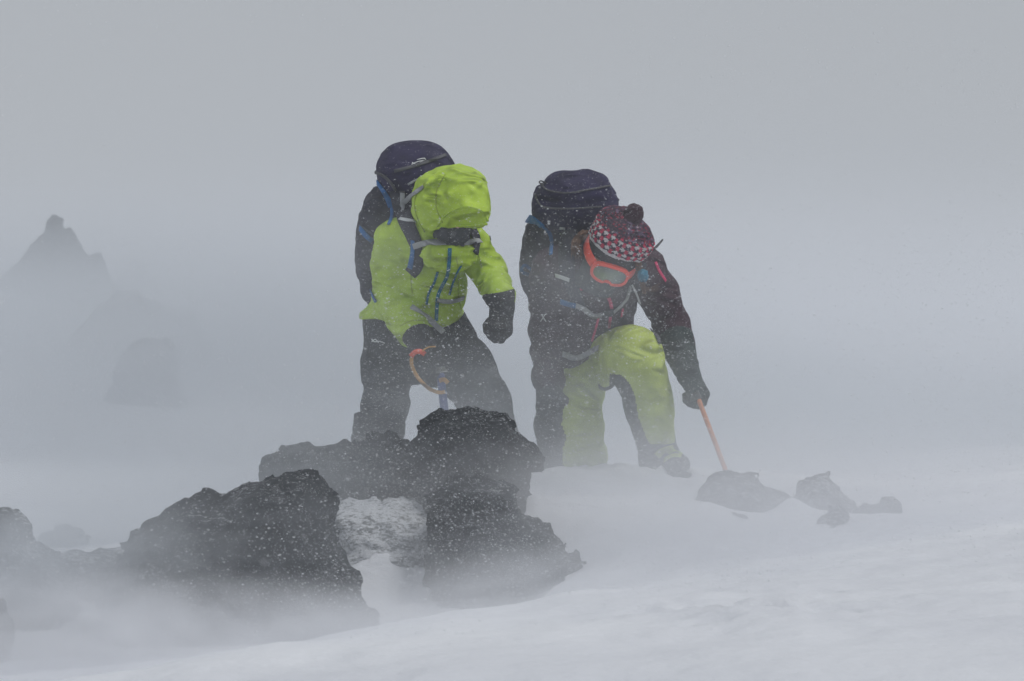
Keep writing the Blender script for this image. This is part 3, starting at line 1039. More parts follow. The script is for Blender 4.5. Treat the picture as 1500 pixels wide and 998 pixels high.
# ---------- climber in the dark maroon jacket
j2 = dict(neck=J(884, 372, -.26, 20), chest=J(868, 408, -.18, 30), belly=J(862, 450, -.07, 30), pelvis=J(862, 515, .09, 30),
          shR=J(808, 396, -.15, 20), elR=J(803, 480, -.02, 16), wrR=J(803, 556, -.12, 12),
          shL=J(946, 398, -.15, 20), elL=J(984, 480, -.08, 16), wrL=J(1008, 540, -.25, 12),
          hipR=J(842, 530, .08, 20), knR=J(842, 612, -.02, 16), anR=J(850, 700, .1, 12), toeR=J(866, 722, -.08, 10),
          hipL=J(888, 520, .08, 20), knL=J(934, 522, -.28, 16), anL=J(968, 668, -.10, 12), toeL=J(994, 686, -.24, 10))
p2 = empty('person', (j2['pelvis'][0][0], 10.05, gz(j2['pelvis'][0][0], 10.05)))
tag(p2, 'climber in maroon jacket and lime trousers, wearing a knitted hat and orange goggles', 'person')
C2 = P(899, 366, -.37)
fr2 = frame((.42, -.45, .79), (-.02, -.84, -.54))
body(p2, j2, C2, fr2)
s = SDF(P(765, 580, -.2) - [0, .45, 0], P(1045, 350, 0) + [0, .42, 0], .0066)
s.chain([J(872, 398, -.19, 60), J(864, 440, -.09, 62), J(860, 485, .01, 62), J(856, 530, .06, 70)], .03, (FY, .72), (.014, .08, .15, 33))
sl, Q = s.all()
qpx = 750 + Q[..., 0] * FPX / Q[..., 1]
hpy = np.interp(qpx, [770, 825, 850, 876, 900, 935, 960], [545, 544, 535, 516, 490, 476, 470])
s.d[sl] = np.maximum(s.d[sl], ((CAMZ - (hpy - 499) * Q[..., 1] / FPX) - .010 * fbm(Q * [12, 12, 2], 2, 2) - Q[..., 2]).astype(np.float32) * .8)
s.chain([J(812, 392, -.16, 30), J(880, 380, -.22, 40), J(944, 392, -.18, 30)], .05)
s.chain([J(808, 398, -.15, 31), J(804, 440, -.07, 27), J(802, 482, -.03, 26), J(804, 520, -.08, 24), J(803, 556, -.12, 23)], .022, None, (.014, .06, .12, 37))
s.chain([J(946, 398, -.17, 32), J(966, 435, -.12, 29), J(983, 474, -.09, 26), J(994, 506, -.15, 22)], .018, None, (.013, .06, .12, 39))
s.chain([J(888, 386, -.28, 34), J(876, 400, -.22, 42)], .03, None, (.010, .04, .1, 15))
jk2 = sdf_obj(s, 'jacket', M['maroon'], p2)

s = SDF(P(770, 725, 0) - [0, .45, 0], P(1010, 465, 0) + [0, .4, 0], .007)
s.chain([J(862, 505, .09, 60), J(866, 522, .09, 50)], .03, (FY, .75), (.008, .05, .12, 1))
s.chain([J(842, 525, .07, 44), J(836, 570, .02, 44), J(834, 620, -.02, 45), J(838, 665, .03, 46), J(842, 704, .08, 47)], .04, (FY, .85), (.015, .11, .16, 41))
s.chain([J(884, 515, .07, 43), J(926, 520, -.24, 41), J(934, 530, -.27, 38), J(950, 590, -.2, 33), J(960, 642, -.14, 28)], .035, None, (.013, .10, .15, 43))
def panel2(c):
    px, py = pxpy(c)
    a = np.interp(py, [480, 540, 556, 580, 620, 640, 700, 725], [700, 822, 824, 826, 823, 827, 823, 826]) + 2 * np.sin(py * .13)
    b_ = np.interp(py, [530, 548, 560, 580, 610, 640, 662], [870, 908, 921, 930, 935, 946, 960])
    return np.where((px < a) & (px < 872), 1, np.where((px > 893) & (px < b_) & (py > 548), 1, 0))
tr2 = sdf_obj(s, 'trousers', [M['lime_trouser'], M['black']], p2, panel2)
s = SDF(P(925, 710, 0) - [0, .45, 0], P(1010, 630, 0) + [0, .3, 0], .0068)
s.chain([J(960, 645, -.14, 29), J(966, 672, -.11, 28), J(968, 690, -.10, 29)], .02, None, (.007, .035, .1, 27))
sl, Q = s.all()
s.d[sl] = np.maximum(s.d[sl], (Q[..., 2] - P(0, 652, -.13)[2] - .014 * vnoise(Q / .03, 3)).astype(np.float32))
ga2 = sdf_obj(s, 'gaiter', M['glove_g'], p2)
boot(p2, j2['anR'][0], j2['toeR'][0], 1)
boot(p2, P(970, 672, -.11), P(996, 684, -.28), 2)
gl2a = glove(p2, P(803, 566, -.14), (.02, -.15, -.98), (.25, .9, 0), 1, 'glove', .5, (P(803, 545, -.12), .040, .055), 1.0, 8)
gl2b = glove(p2, P(1010, 552, -.28), (.42, -.22, -.86), (-.50, .70, -.25), 1, 'glove_g', .95, (P(990, 498, -.14), .046, .072), .98, 9)

# headwear of the second climber, built in head space
def head_obj(s, name, mats, parent, C, fr, matfn=None, colfn=None):
    v, f = s.nets()
    mi = matfn(v[f].mean(1)) if matfn else None
    o = mesh_obj(name, C + v @ fr.T, f, mats, parent, True, mi)
    if colfn is not None:
        c = colfn(v)
        ca = o.data.color_attributes.new('yarn', 'FLOAT_COLOR', 'POINT')
        ca.data.foreach_set('color', np.concatenate([c, np.ones((len(c), 1))], 1).astype(np.float32).ravel())
    return o
M['knit'] = fabric('knitted_wool', (0.1, 0.05, 0.08), 0.9, 0.2, 0.22, 0.4, attr='yarn')
s = SDF((-.18, -.18, -.03), (.19, .19, .24), .0036)
s.ell((0, .012, .045), (.122, .132, .106), 0)
s.ell((.066, .0, .072), (.066, .075, .058), .03)
s.ell((-.02, .03, .110), (.085, .09, .050), .03)
sl, Q = s.all()
s.d[sl] = np.maximum(s.d[sl], (.022 - Q[..., 2]).astype(np.float32))
# rows of knit stitches give the surface its relief
def knit(Q):
    an = np.arctan2(Q[..., 0], -Q[..., 1])
    u, v_ = an * 27, Q[..., 2] / .0095
    return (-.0022 * np.sin(v_ * 2 * math.pi) * 1.0 - .0016 * np.abs(np.sin(u)) - .006 * (fbm(Q / .05, 4, 2)))
s.disp(knit, .03)
def yarn(v):
    an = np.arctan2(v[:, 0], -v[:, 1])
    zz = v[:, 2]
    cell = .33
    row = np.floor((zz - .032) / .0215)
    u = an / cell + (row % 2) * .5
    fu = np.abs((u - np.floor(u)) - .5) * 2            # 0 at the motif's centre
    fv = ((zz - .032) / .0215) - row
    star = (np.abs(fv - .62) < .20) & (fu < .55) | (fu < .20) & (fv > .25) & (fv < .95)
    pinkm = (fu > .62) & (np.abs(fv - .4) < .42)
    n = vnoise(v / .006, 5)
    n2 = vnoise(v / .012, 8)
    dark = np.array([.045, .025, .045]); pink = np.array([.50, .035, .09]); wht = np.array([.58, .55, .56])
    c = np.repeat(dark[None], len(v), 0)
    band = (zz < .106)
    c[band & pinkm] = pink
    c[band & star] = wht
    edge = zz < .029 + .005 * np.abs(np.sin(an * 10))
    c[edge] = wht
    crown = ~band
    c[crown & (n > .68)] = pink * .45
    c[crown & (n2 > .72)] = np.array([.14, .10, .16])
    return c * (0.8 + .4 * n[:, None])
hat = head_obj(s, 'knitted_hat', M['knit'], p2, C2, fr2, None, yarn)
s = SDF((-.1, -.1, .1), (.12, .12, .29), .0045)
s.ell((.002, .0, .168), (.038, .040, .048), 0, noise=(.007, (.012, .012, .012), 2))
head_obj(s, 'pompom', M['maroon'], hat, C2, fr2)
s = SDF((-.15, -.16, -.06), (.15, .16, .06), .005)
s.ell((0, .004, .0), (.092, .112, .115), 0)
sl, Q = s.all()
s.d[sl] = np.maximum(s.d[sl], (np.abs(Q[..., 2] - .004) - .030).astype(np.float32))
s.disp(lambda Q: -.003 * ridge(Q / [.08, .08, .014], 3, 2), .03)
head_obj(s, 'headband', M['buff'], p2, C2, fr2)
s = SDF((-.14, -.17, -.20), (.14, .15, -.02), .005)
s.ell((0, -.018, -.080), (.078, .098, .075), 0)
s.cone((0, .02, -.10), (0, .05, -.20), .082, .10, .03)
s.disp(lambda Q: -.005 * ridge(Q / [.09, .09, .022], 6, 2), .03)
head_obj(s, 'neck_gaiter', M['buff'], p2, C2, fr2)
# goggles: curved frame, mirrored lens, wide strap
def gog(hh, zc_, wx, wz, y0, th, inner=None, h=.0033):
    s = SDF((-.12, -.17, -.12), (.12, .0, .02), h)
    sl, Q = s.all()
    x, y, z = Q[..., 0], Q[..., 1], Q[..., 2] - zc_
    yc = y0 + 2.6 * x * x + .9 * z * z
    def outl(a, b_):
        e = (np.abs(x / a) ** 2.8 + np.abs(z / b_) ** 2.8) ** (1 / 2.8)
        nose = .016 - np.hypot(x / 1.1, z + b_ + .006)      # notch over the nose
        return np.maximum((e - 1) * b_, nose)
    d = np.maximum(outl(wx, wz), np.abs(y - yc) - th)
    if inner:
        d = np.maximum(d, -outl(*inner))
    s.d[sl] = d.astype(np.float32)
    return s
frg = frame((.30, -.45, .84), (-.05, -.84, -.52))
gf_ = head_obj(gog(0, -.054, .078, .043, -.122, .013, (.066, .031)), 'goggles', M['goggle'], p2, C2, frg)
head_obj(gog(0, -.054, .069, .034, -.124, .006), 'lens', M['lens'], gf_, C2, frg)
an = np.linspace(-math.pi + .0, math.pi, 60)
rp, rn = [], []
for a in an:
    if abs(a) < .62:
        continue
    rp.append([math.sin(a) * .113, -math.cos(a) * .128, -.052 + .075 * (1 - math.cos(a)) / 2])
    rn.append([math.sin(a), -math.cos(a), 0.12])
half = sum(1 for a in an if a < -.6)
order = list(range(half, len(rp))) + list(range(0, half))
rp = C2 + np.array(rp)[order] @ fr2.T
rn = np.array(rn)[order] @ fr2.T
ribbon('goggle_strap', rp, rn, .040, .004, M['goggle'], gf_)
# hair: strands pulled from under the hat and a braid on the other side
hv, hf = [], []
rg = random.Random(7)
for k in range(46):
    a, b_, c_ = rg.uniform(-5, 5), rg.uniform(-5, 5), rg.uniform(-.03, .03)
    tube('h', [P(858 + a, 342 + b_, -.33 + c_), P(848 + a, 350 + b_, -.36 + c_), P(843 + a * 1.3, 360 + b_, -.40 + c_), P(846 + a * 1.9, 374 + b_ * 1.5, -.41 + c_)], .0022, .0007, None, None, 5, .012, (hv, hf))
mesh_obj('hair', hv, hf, M['hair'], p2)
hv, hf = [], []
for k in range(30):
    ph = k * 2 * math.pi / 3
    pts = []
    for t in np.linspace(0, 1, 16):
        ww = 5.0 * (1 - .5 * t)
        pts.append(P(933 + 11 * t + ww * math.sin(t * 22 + ph) + rg.uniform(-1, 1), 378 + 52 * t + rg.uniform(-1, 1), -.40 + .012 * math.cos(t * 22 + ph)))
    tube('h', pts, .0030, .0010, None, None, 5, .012, (hv, hf))
for k in range(12):
    a, b_ = rg.uniform(-3, 3), rg.uniform(-8, 8)
    tube('h', [P(940 + a, 418, -.41), P(950 + a, 424 + b_ * .4, -.42), P(966 + a, 420 + b_, -.40)], .0010, .0005, None, None, 4, .012, (hv, hf))
mesh_obj('hair_braid', hv, hf, M['hair'], p2)
s = SDF.around([(P(942, 404, -.41), .05)], .004, .02)
s.ell(P(942, 404, -.41), (.020, .020, .022), 0, noise=(.010, (.010, .010, .014), 3))
sdf_obj(s, 'hair_band', M['zip'], p2)

# ------------------------------------------------------------------ backpacks
zl = V3(0, -.60, .80); yl = V3(0, .80, .60)
frp = np.stack([np.array([1, 0, 0]), yl, zl], 1)
def tilt(fr, a):
    c, s_ = math.cos(a), math.sin(a)
    r = np.array([[c, 0, s_], [0, 1, 0], [-s_, 0, c]])
    return r @ fr
def pack_mesh(name, parts, lo, hi, mat, parent, seed, amp=.007):
    s = SDF(lo, hi, .007)
    for c, rad, fr, p, k in parts:
        s.ell(c, rad, k, fr, False, p)
    s.disp(lambda Q: -amp * 2 * (ridge(Q / [.12, .09, .05], seed, 3) - .55), .05)
    return sdf_obj(s, name, M[mat], parent)
b1 = empty('backpack', P(590, 430, .2))
tag(b1, 'navy backpack with blue compression straps on the back of the climber in lime', 'backpack')
f1 = tilt(frp, R(7))
pk1 = pack_mesh('pack_body', [(P(591, 352, .09), (.178, .12, .235), f1, 3.2, .0), (P(545, 352, .06), (.055, .09, .19), f1, 2.5, .04)],
                P(505, 470, .0) - [0, .45, 0], P(680, 250, 0) + [0, .5, 0], 'packg', b1, 61)
ld1 = pack_mesh('pack_lid', [(P(606, 253, -.11), (.150, .135, .118), tilt(frp, R(-6)), 2.5, .0), (P(632, 262, -.14), (.085, .11, .085), tilt(frp, R(25)), 2.4, .05)],
                P(530, 320, -.1) - [0, .35, 0], P(690, 190, -.1) + [0, .35, 0], 'pack', b1, 62, .005)
s = SDF.around([(P(548, 428, .05), .1)], .006)
s.chain([J(540, 400, .08, 15), J(545, 425, .04, 16), J(556, 452, .0, 12)], .02, None, (.006, .03, .08, 2))
sdf_obj(s, 'hip_belt', M['packg'], b1)
T1 = tree_of(pk1, ld1, jk1, tr1)
TP1 = tree_of(pk1, ld1)
strap('shoulder_strap', [(589, 282), (592, 302), (603, 335), (613, 362), (611, 386), (604, 398)], .088, .016, M['packg'], b1, T1, .002, 6, (1.1, .62))
strap('shoulder_strap', [(692, 338), (697, 352), (694, 372)], .034, .012, M['packg'], b1, T1, .002, 4)
TS1 = tree_of(pk1, ld1, jk1, tr1, *[c for c in b1.children if c.name.startswith('shoulder_strap')])
def S1(n, pts, w_, t_, mt, tr=TS1, **k):
    return strap(n, pts, w_, t_, M[mt], b1, tr, **k)
S1('webbing', [(590, 283), (590, 294), (591, 308)], .020, .003, 'grey')
S1('webbing', [(592, 296), (605, 286), (621, 275)], .020, .004, 'grey')
S1('buckle', [(586, 281), (594, 281)], .016, .006, 'dgrey')
S1('reflective_tab', [(586, 321), (597, 323), (607, 325)], .014, .002, 'white')
S1('sternum_strap', [(607, 361), (622, 357), (640, 355), (656, 358)], .024, .004, 'grey')
S1('sternum_strap', [(676, 358), (690, 354), (703, 354)], .022, .004, 'grey')
S1('buckle', [(657, 357), (666, 355), (674, 354)], .034, .009, 'buff')
S1('buckle', [(673, 348), (676, 362)], .016, .008, 'dgrey')
S1('strap_adjuster', [(606, 352), (606, 368), (601, 392)], .022, .004, 'blue')
S1('compression_strap', [(551, 263), (561, 276), (570, 292), (574, 304)], .030, .005, 'blue')
S1('compression_strap', [(574, 304), (574, 318), (570, 330)], .014, .004, 'blue')
S1('compression_strap', [(529, 334), (537, 344), (546, 352)], .026, .005, 'blue')
S1('compression_strap', [(528, 330), (536, 335), (547, 343)], .008, .004, 'dgrey')
S1('hip_webbing', [(602, 450), (616, 459), (634, 472), (650, 488)], .024, .004, 'grey')
S1('hip_webbing', [(640, 439), (660, 441), (678, 436)], .020, .004, 'grey')
S1('hip_webbing', [(541, 412), (545, 428), (552, 442)], .016, .004, 'blue')
S1('lid_zip', [(578, 251), (600, 246), (626, 238), (652, 228)], .014, .004, 'dgrey', TP1)
S1('lid_logo', [(603, 242), (612, 238), (622, 236)], .004, .002, 'white', TP1)
S1('lid_logo', [(604, 239), (611, 242), (620, 236)], .004, .002, 'white', TP1)
S1('lid_logo', [(611, 235), (622, 233), (624, 238)], .004, .002, 'white', TP1)
S1('zip_pull', [(598, 270), (607, 265), (617, 261)], .009, .004, 'grey', TP1)
S1('zip_pull', [(616, 264), (625, 262)], .007, .004, 'white', TP1)
S1('zip_pull', [(618, 259), (626, 257)], .007, .004, 'white', TP1)
S1('seam', [(549, 252), (560, 256), (572, 266), (580, 278)], .012, .005, 'dgrey')
tube('lid_cord', [P(550, 252, -.1), P(553, 250, -.12), P(560, 254, -.14), P(566, 262, -.14)], .004, .004, M['dgrey'], b1)
# jacket and trouser trim of the first climber
def Z1(n, pts, w_, mt, par=jk1):
    return strap(n, pts, w_, .003, M[mt], par, TS1, lift=.001)
M['lime_seam'] = fabric('lime_seam_tape', (0.33, 0.43, 0.045), 0.6, 0.12, 0.3)
T1J = tree_of(jk1)
for pts_ in ([(622, 268), (608, 292), (611, 318), (622, 340)], [(652, 256), (640, 280), (640, 306), (648, 326)],
             [(601, 352), (603, 380), (602, 410), (604, 430)], [(668, 376), (672, 400), (671, 430), (676, 455)], [(690, 352), (700, 372), (706, 392)],
             [(586, 478), (604, 470), (622, 470)]):
    strap('seam', pts_, .004, .0025, M['lime_seam'], jk1, T1J, lift=-.0004)
Z1('front_zip', [(659, 364), (658, 384), (655, 404), (647, 420), (641, 436), (639, 470)], .015, 'zip')
Z1('pocket_zip', [(641, 398), (636, 414), (628, 430), (625, 446)], .010, 'zip')
Z1('pocket_zip', [(675, 389), (668, 402), (662, 418), (658, 432)], .010, 'zip')
Z1('hood_toggle', [(590, 345), (612, 351)], .008, 'buff') if False else None
Z1('hood_cord', [(712, 334), (716, 343), (718, 352)], .004, 'buff')
Z1('trouser_logo', [(545, 497), (549, 501), (556, 500), (564, 503)], .005, 'white', tr1)
Z1('trouser_logo', [(545, 501), (550, 497), (555, 502)], .004, 'white', tr1)

b2 = empty('backpack', P(840, 450, .25))
tag(b2, 'navy backpack with flat topped lid on the back of the climber in maroon', 'backpack')
pk2 = pack_mesh('pack_body', [(P(836, 378, .12), (.192, .12, .23), f1, 3.2, .0), (P(792, 372, .05), (.07, .09, .17), f1, 2.5, .04)],
                P(745, 500, .0) - [0, .45, 0], P(930, 270, 0) + [0, .5, 0], 'packg', b2, 63)
ld2 = pack_mesh('pack_lid', [(P(843, 302, -.10), (.172, .125, .085), tilt(frp, R(3)), 3.0, .0), (P(845, 281, -.13), (.135, .105, .072), tilt(frp, R(2)), 2.8, .01)],
                P(755, 350, -.1) - [0, .35, 0], P(930, 235, -.1) + [0, .35, 0], 'pack', b2, 64, .006)
T2 = tree_of(pk2, ld2, jk2, tr2)
TP2 = tree_of(pk2, ld2)
strap('shoulder_strap', [(836, 340), (831, 372), (834, 402), (845, 432), (850, 452)], .080, .016, M['packg'], b2, T2, .002, 6, (1.0, .6))
strap('shoulder_strap', [(936, 384), (934, 405), (927, 425)], .055, .014, M['packg'], b2, T2, .002, 5)
TS2 = tree_of(pk2, ld2, jk2, tr2, *[c for c in b2.children if c.name.startswith('shoulder_strap')])
def S2(n, pts, w_, t_, mt, tr=TS2, **k):
    return strap(n, pts, w_, t_, M[mt], b2, tr, **k)
S2('lid_piping', [(795, 270), (803, 279), (830, 283), (862, 279), (893, 273)], .007, .005, 'dgrey', TP2)
S2('lid_piping', [(785, 286), (792, 300), (806, 306), (840, 306), (880, 303)], .007, .005, 'dgrey', TP2)
tube('lid_loop', [P(797, 270, -.17), P(790, 268, -.16), P(792, 265, -.15), P(800, 268, -.16)], .003, .003, M['dgrey'], b2)
S2('compression_strap', [(775, 322), (785, 322), (795, 330)], .036, .006, 'blue')
S2('compression_strap', [(795, 330), (804, 340), (808, 356), (808, 374)], .016, .004, 'blue')
S2('buckle', [(820, 333), (828, 334)], .010, .005, 'grey')
S2('buckle', [(821, 341), (827, 341)], .010, .005, 'grey')
ribbon('strap_loop', catmull([P(784, 404, -.02), P(772, 402, -.04), P(764, 397, -.04), P(768, 389, -.04), P(774, 392, -.03), P(784, 402, -.02)], .006),
       [np.array([0.1, -1, .1])] * len(catmull([P(784, 404, -.02), P(772, 402, -.04), P(764, 397, -.04), P(768, 389, -.04), P(774, 392, -.03), P(784, 402, -.02)], .006)),
       .014, .005, M['blue'], b2)
S2('reflective_tab', [(814, 403), (824, 406), (835, 410)], .018, .002, 'white')
S2('strap_adjuster', [(822, 441), (834, 445), (844, 447)], .024, .006, 'blue')
S2('sternum_strap', [(843, 446), (857, 453), (870, 462), (882, 460)], .024, .004, 'grey')
S2('sternum_strap', [(897, 458), (908, 448), (918, 436), (925, 420)], .013, .004, 'grey')
S2('buckle', [(882, 459), (890, 458), (898, 455)], .026, .008, 'buff')
S2('hip_webbing', [(823, 519), (843, 524), (860, 518), (878, 510)], .024, .004, 'grey')
S2('hip_webbing', [(930, 468), (945, 472), (958, 486), (965, 504)], .022, .004, 'dgrey')
strap('loose_strap', [(873, 550, -.02), (875, 563, -.04), (884, 570, -.05), (896, 566, -.06), (904, 550, -.06)], .014, .004, M['packg'], b2, None)
strap('loose_strap', [(932, 352, -.30), (944, 362, -.31), (956, 366, -.31), (964, 359, -.30), (971, 351, -.29)], .012, .003, M['dgrey'], b2, None, taper=(1.5, .6))
strap('loose_strap', [(926, 418, -.36), (932, 430, -.30), (938, 446, -.28)], .008, .003, M['grey'], b2, None, taper=(1, 1))
def Z2(n, pts, w_, mt, par=jk2):
    return strap(n, pts, w_, .003, M[mt], par, TS2, lift=.001)
Z2('front_zip', [(887, 428), (893, 440), (896, 452)], .014, 'pink')
Z2('front_zip', [(894, 464), (892, 480)], .013, 'pink')
Z2('pocket_zip', [(877, 464), (873, 480), (867, 500)], .010, 'pink')
Z2('chest_zip', [(850, 424), (862, 421), (873, 421)], .012, 'pink')
Z2('pocket_zip', [(912, 452), (910, 464)], .010, 'pink')
Z2('sleeve_zip', [(960, 384), (965, 396), (975, 412)], .012, 'pink')
Z2('sleeve_logo', [(793, 460), (800, 471)], .004, 'white')
Z2('sleeve_logo', [(799, 460), (792, 471)], .004, 'white')
Z2('trouser_print', [(845, 570), (850, 580), (857, 590)], .010, 'dgrey', tr2) if False else None
s = SDF.around([(P(978, 668, -.18), .05)], .005, .02)
# lime splash panel on the gaiter front
T3 = tree_of(ga2, *[c for c in p2.children if c.name.startswith('boot')])
strap('gaiter_panel', [(962, 668), (972, 660), (986, 657)], .030, .003, M['lime_trouser'], ga2, T3, .001)
strap('gaiter_panel', [(974, 674), (986, 668), (998, 668)], .026, .003, M['lime_trouser'], ga2, T3, .001)
cv = [P(996 + 11 * math.cos(a), 494 + 6 * math.sin(a), -.16 - .05 * math.sin(a)) for a in np.linspace(-2.4, 2.2, 12)]
tube('glove_cord', cv, .0028, .0028, M['dgrey'], gl2b)

# ------------------------------------------------------------------ ice axes
def axe(top, bot, mat, label, head_dir, shaft_r=.0135):
    top, bot = np.array(top), np.array(bot)
    r = empty('ice_axe', bot)
    tag(r, label, 'ice axe')
    tube('shaft', [top, (top + bot) / 2, bot], shaft_r, shaft_r, M[mat], r, 14, .05, None, .7)
    d = V3(*(bot - top))
    hd = np.array(head_dir, float); hd = hd - d * (hd @ d); hd /= np.linalg.norm(hd)
    tube('spike', [bot, bot + d * .035, bot + d * .075], .011, .002, M['steel'], r, 8, .02)
    pk = [top + hd * t * .19 + d * (.05 * t * t) for t in (0, .35, .7, 1)]
    q = catmull(pk, .012)
    sd_ = np.cross(d, hd)
    ribbon('pick', q, [sd_] * len(q), .026, .007, M['steel'], r, np.linspace(1.0, .3, len(q)))
    ad = [top - hd * t * .085 + d * (.02 * t * t) for t in (0, .5, 1)]
    q = catmull(ad, .012)
    ribbon('adze', q, [d] * len(q), .045, .005, M['steel'], r, np.linspace(.5, 1.15, len(q)))
    return r
zb = gz(P(663, 0, -.32)[0], 9.68)
a1 = axe(P(644, 538, -.335), np.array([P(661, 0, -.33)[0], 9.67, zb + .03]), 'axe_blue',
         'blue shafted ice axe with orange leash, held by the climber in lime', (-.1, .95, 0), .0175)
strap('leash', [(604, 519, -.42), (603, 534, -.42), (612, 553, -.41), (628, 569, -.39), (643, 575, -.37), (652, 574, -.35)], .015, .004, M['orangeweb'], a1, None)
strap('leash_clip', [(602, 522, -.43), (608, 516, -.44), (616, 515, -.44), (622, 519, -.43)], .020, .009, M['orange'], a1, None)
strap('leash', [(618, 515, -.44), (627, 509, -.44), (638, 508, -.43)], .006, .003, M['orangeweb'], a1, None)
strap('leash_collar', [(644, 558, -.35), (650, 556, -.365), (656, 561, -.35)], .018, .006, M['orangeweb'], a1, None)
a2b = P(1067, 700, -.30)
axe(P(1019, 574, -.325), a2b, 'axe_orange', 'orange shafted ice axe planted in the snow by the climber in maroon', (.15, .9, .1), .0120)

# ------------------------------------------------------------------ air: haze, gusts of drifting snow, flakes
def box(name, lo, hi, mat):
    v = [(x, y, z) for x in (lo[0], hi[0]) for y in (lo[1], hi[1]) for z in (lo[2], hi[2])]
    f = [(0, 1, 3, 2), (4, 6, 7, 5), (0, 4, 5, 1), (2, 3, 7, 6), (0, 2, 6, 4), (1, 5, 7, 3)]
    return mesh_obj(name, v, f, mat, None, False)
HAZE = 0.0065
m = bpy.data.materials.new('haze_air')
m.use_nodes = True
nt = m.node_tree
nt.nodes.clear()
ov = nt.nodes.new('ShaderNodeOutputMaterial')
pv = nt.nodes.new('ShaderNodeVolumePrincipled')
pv.inputs['Color'].default_value = (0.93, 0.96, 1.0, 1)
pv.inputs['Density'].default_value = HAZE
pv.inputs['Anisotropy'].default_value = 0.0
nt.links.new(pv.outputs[0], ov.inputs['Volume'])
hz = box('haze', (-420, -80, -8), (420, 420, 6.5), m)
tag(hz, kind='stuff')

def gust(c, rad, dens, label_seed, freq=(1.6, 1.6, 3.0), contrast=(.36, .62), tint=(0.86, 0.90, 0.95, 1), rotz=0.0, roty=0.0):
    """a puff of wind-driven snow: density falls to nothing at its rim and is torn by noise along the wind"""
    m = bpy.data.materials.new('driven_snow')
    m.use_nodes = True
    nt = m.node_tree
    nt.nodes.clear()
    ov = nt.nodes.new('ShaderNodeOutputMaterial')
    pv = nt.nodes.new('ShaderNodeVolumePrincipled')
    pv.inputs['Color'].default_value = tint
    tc = nt.nodes.new('ShaderNodeTexCoord')
    ln = node(nt, 'ShaderNodeVectorMath', operation='LENGTH')
    nt.links.new(tc.outputs['Object'], ln.inputs[0])
    mr = node(nt, 'ShaderNodeMapRange', interpolation_type='SMOOTHSTEP')
    mr.inputs['From Min'].default_value = 1.0
    mr.inputs['From Max'].default_value = 0.15
    nt.links.new(ln.outputs['Value'], mr.inputs['Value'])
    mp = node(nt, 'ShaderNodeMapping')
    mp.inputs['Scale'].default_value = tuple(f_ * r_ for f_, r_ in zip(freq, rad))
    mp.inputs['Rotation'].default_value = (0, R(10), 0)
    mp.inputs['Location'].default_value = (label_seed * 3.1, label_seed * 1.7, label_seed * 2.3)
    nt.links.new(tc.outputs['Object'], mp.inputs['Vector'])
    nz = node(nt, 'ShaderNodeTexNoise', i_Scale=1.0, i_Detail=4.0, i_Roughness=0.6, i_Distortion=0.6)
    nt.links.new(mp.outputs[0], nz.inputs['Vector'])
    r = node(nt, 'ShaderNodeMapRange', interpolation_type='SMOOTHSTEP')
    r.inputs['From Min'].default_value = contrast[0]
    r.inputs['From Max'].default_value = contrast[1]
    nt.links.new(nz.outputs[0], r.inputs['Value'])
    mu = node(nt, 'ShaderNodeMath', operation='MULTIPLY')
    nt.links.new(mr.outputs[0], mu.inputs[0]); nt.links.new(r.outputs[0], mu.inputs[1])
    m2 = node(nt, 'ShaderNodeMath', operation='MULTIPLY')
    nt.links.new(mu.outputs[0], m2.inputs[0]); m2.inputs[1].default_value = dens
    nt.links.new(m2.outputs[0], pv.inputs['Density'])
    nt.links.new(pv.outputs[0], ov.inputs['Volume'])
    # unit sphere, scaled into place
    v, f = [], []
    NU, NV = 24, 12
    for i in range(NV + 1):
        th = math.pi * i / NV
        for k in range(NU):
            ph = 2 * math.pi * k / NU
            v.append((math.sin(th) * math.cos(ph), math.sin(th) * math.sin(ph), math.cos(th)))
    for i in range(NV):
        for k in range(NU):
            a, b_ = i * NU + k, i * NU + (k + 1) % NU
            f.append((a, a + NU, b_ + NU, b_))
    o = mesh_obj('snow_gust', v, f, m, None, False)
    o.location = tuple(c); o.scale = tuple(rad); o.rotation_euler = (0, roty, rotz)
    tag(o, kind='stuff')
    return o
W3 = (1.5, 1.5, 3.2)          # billows drawn out along the wind
FARW = (.35, .35, .9)
W3 = (1.5, 1.5, 3.2)          # billows drawn out along the wind
FARW = (.35, .35, .9)
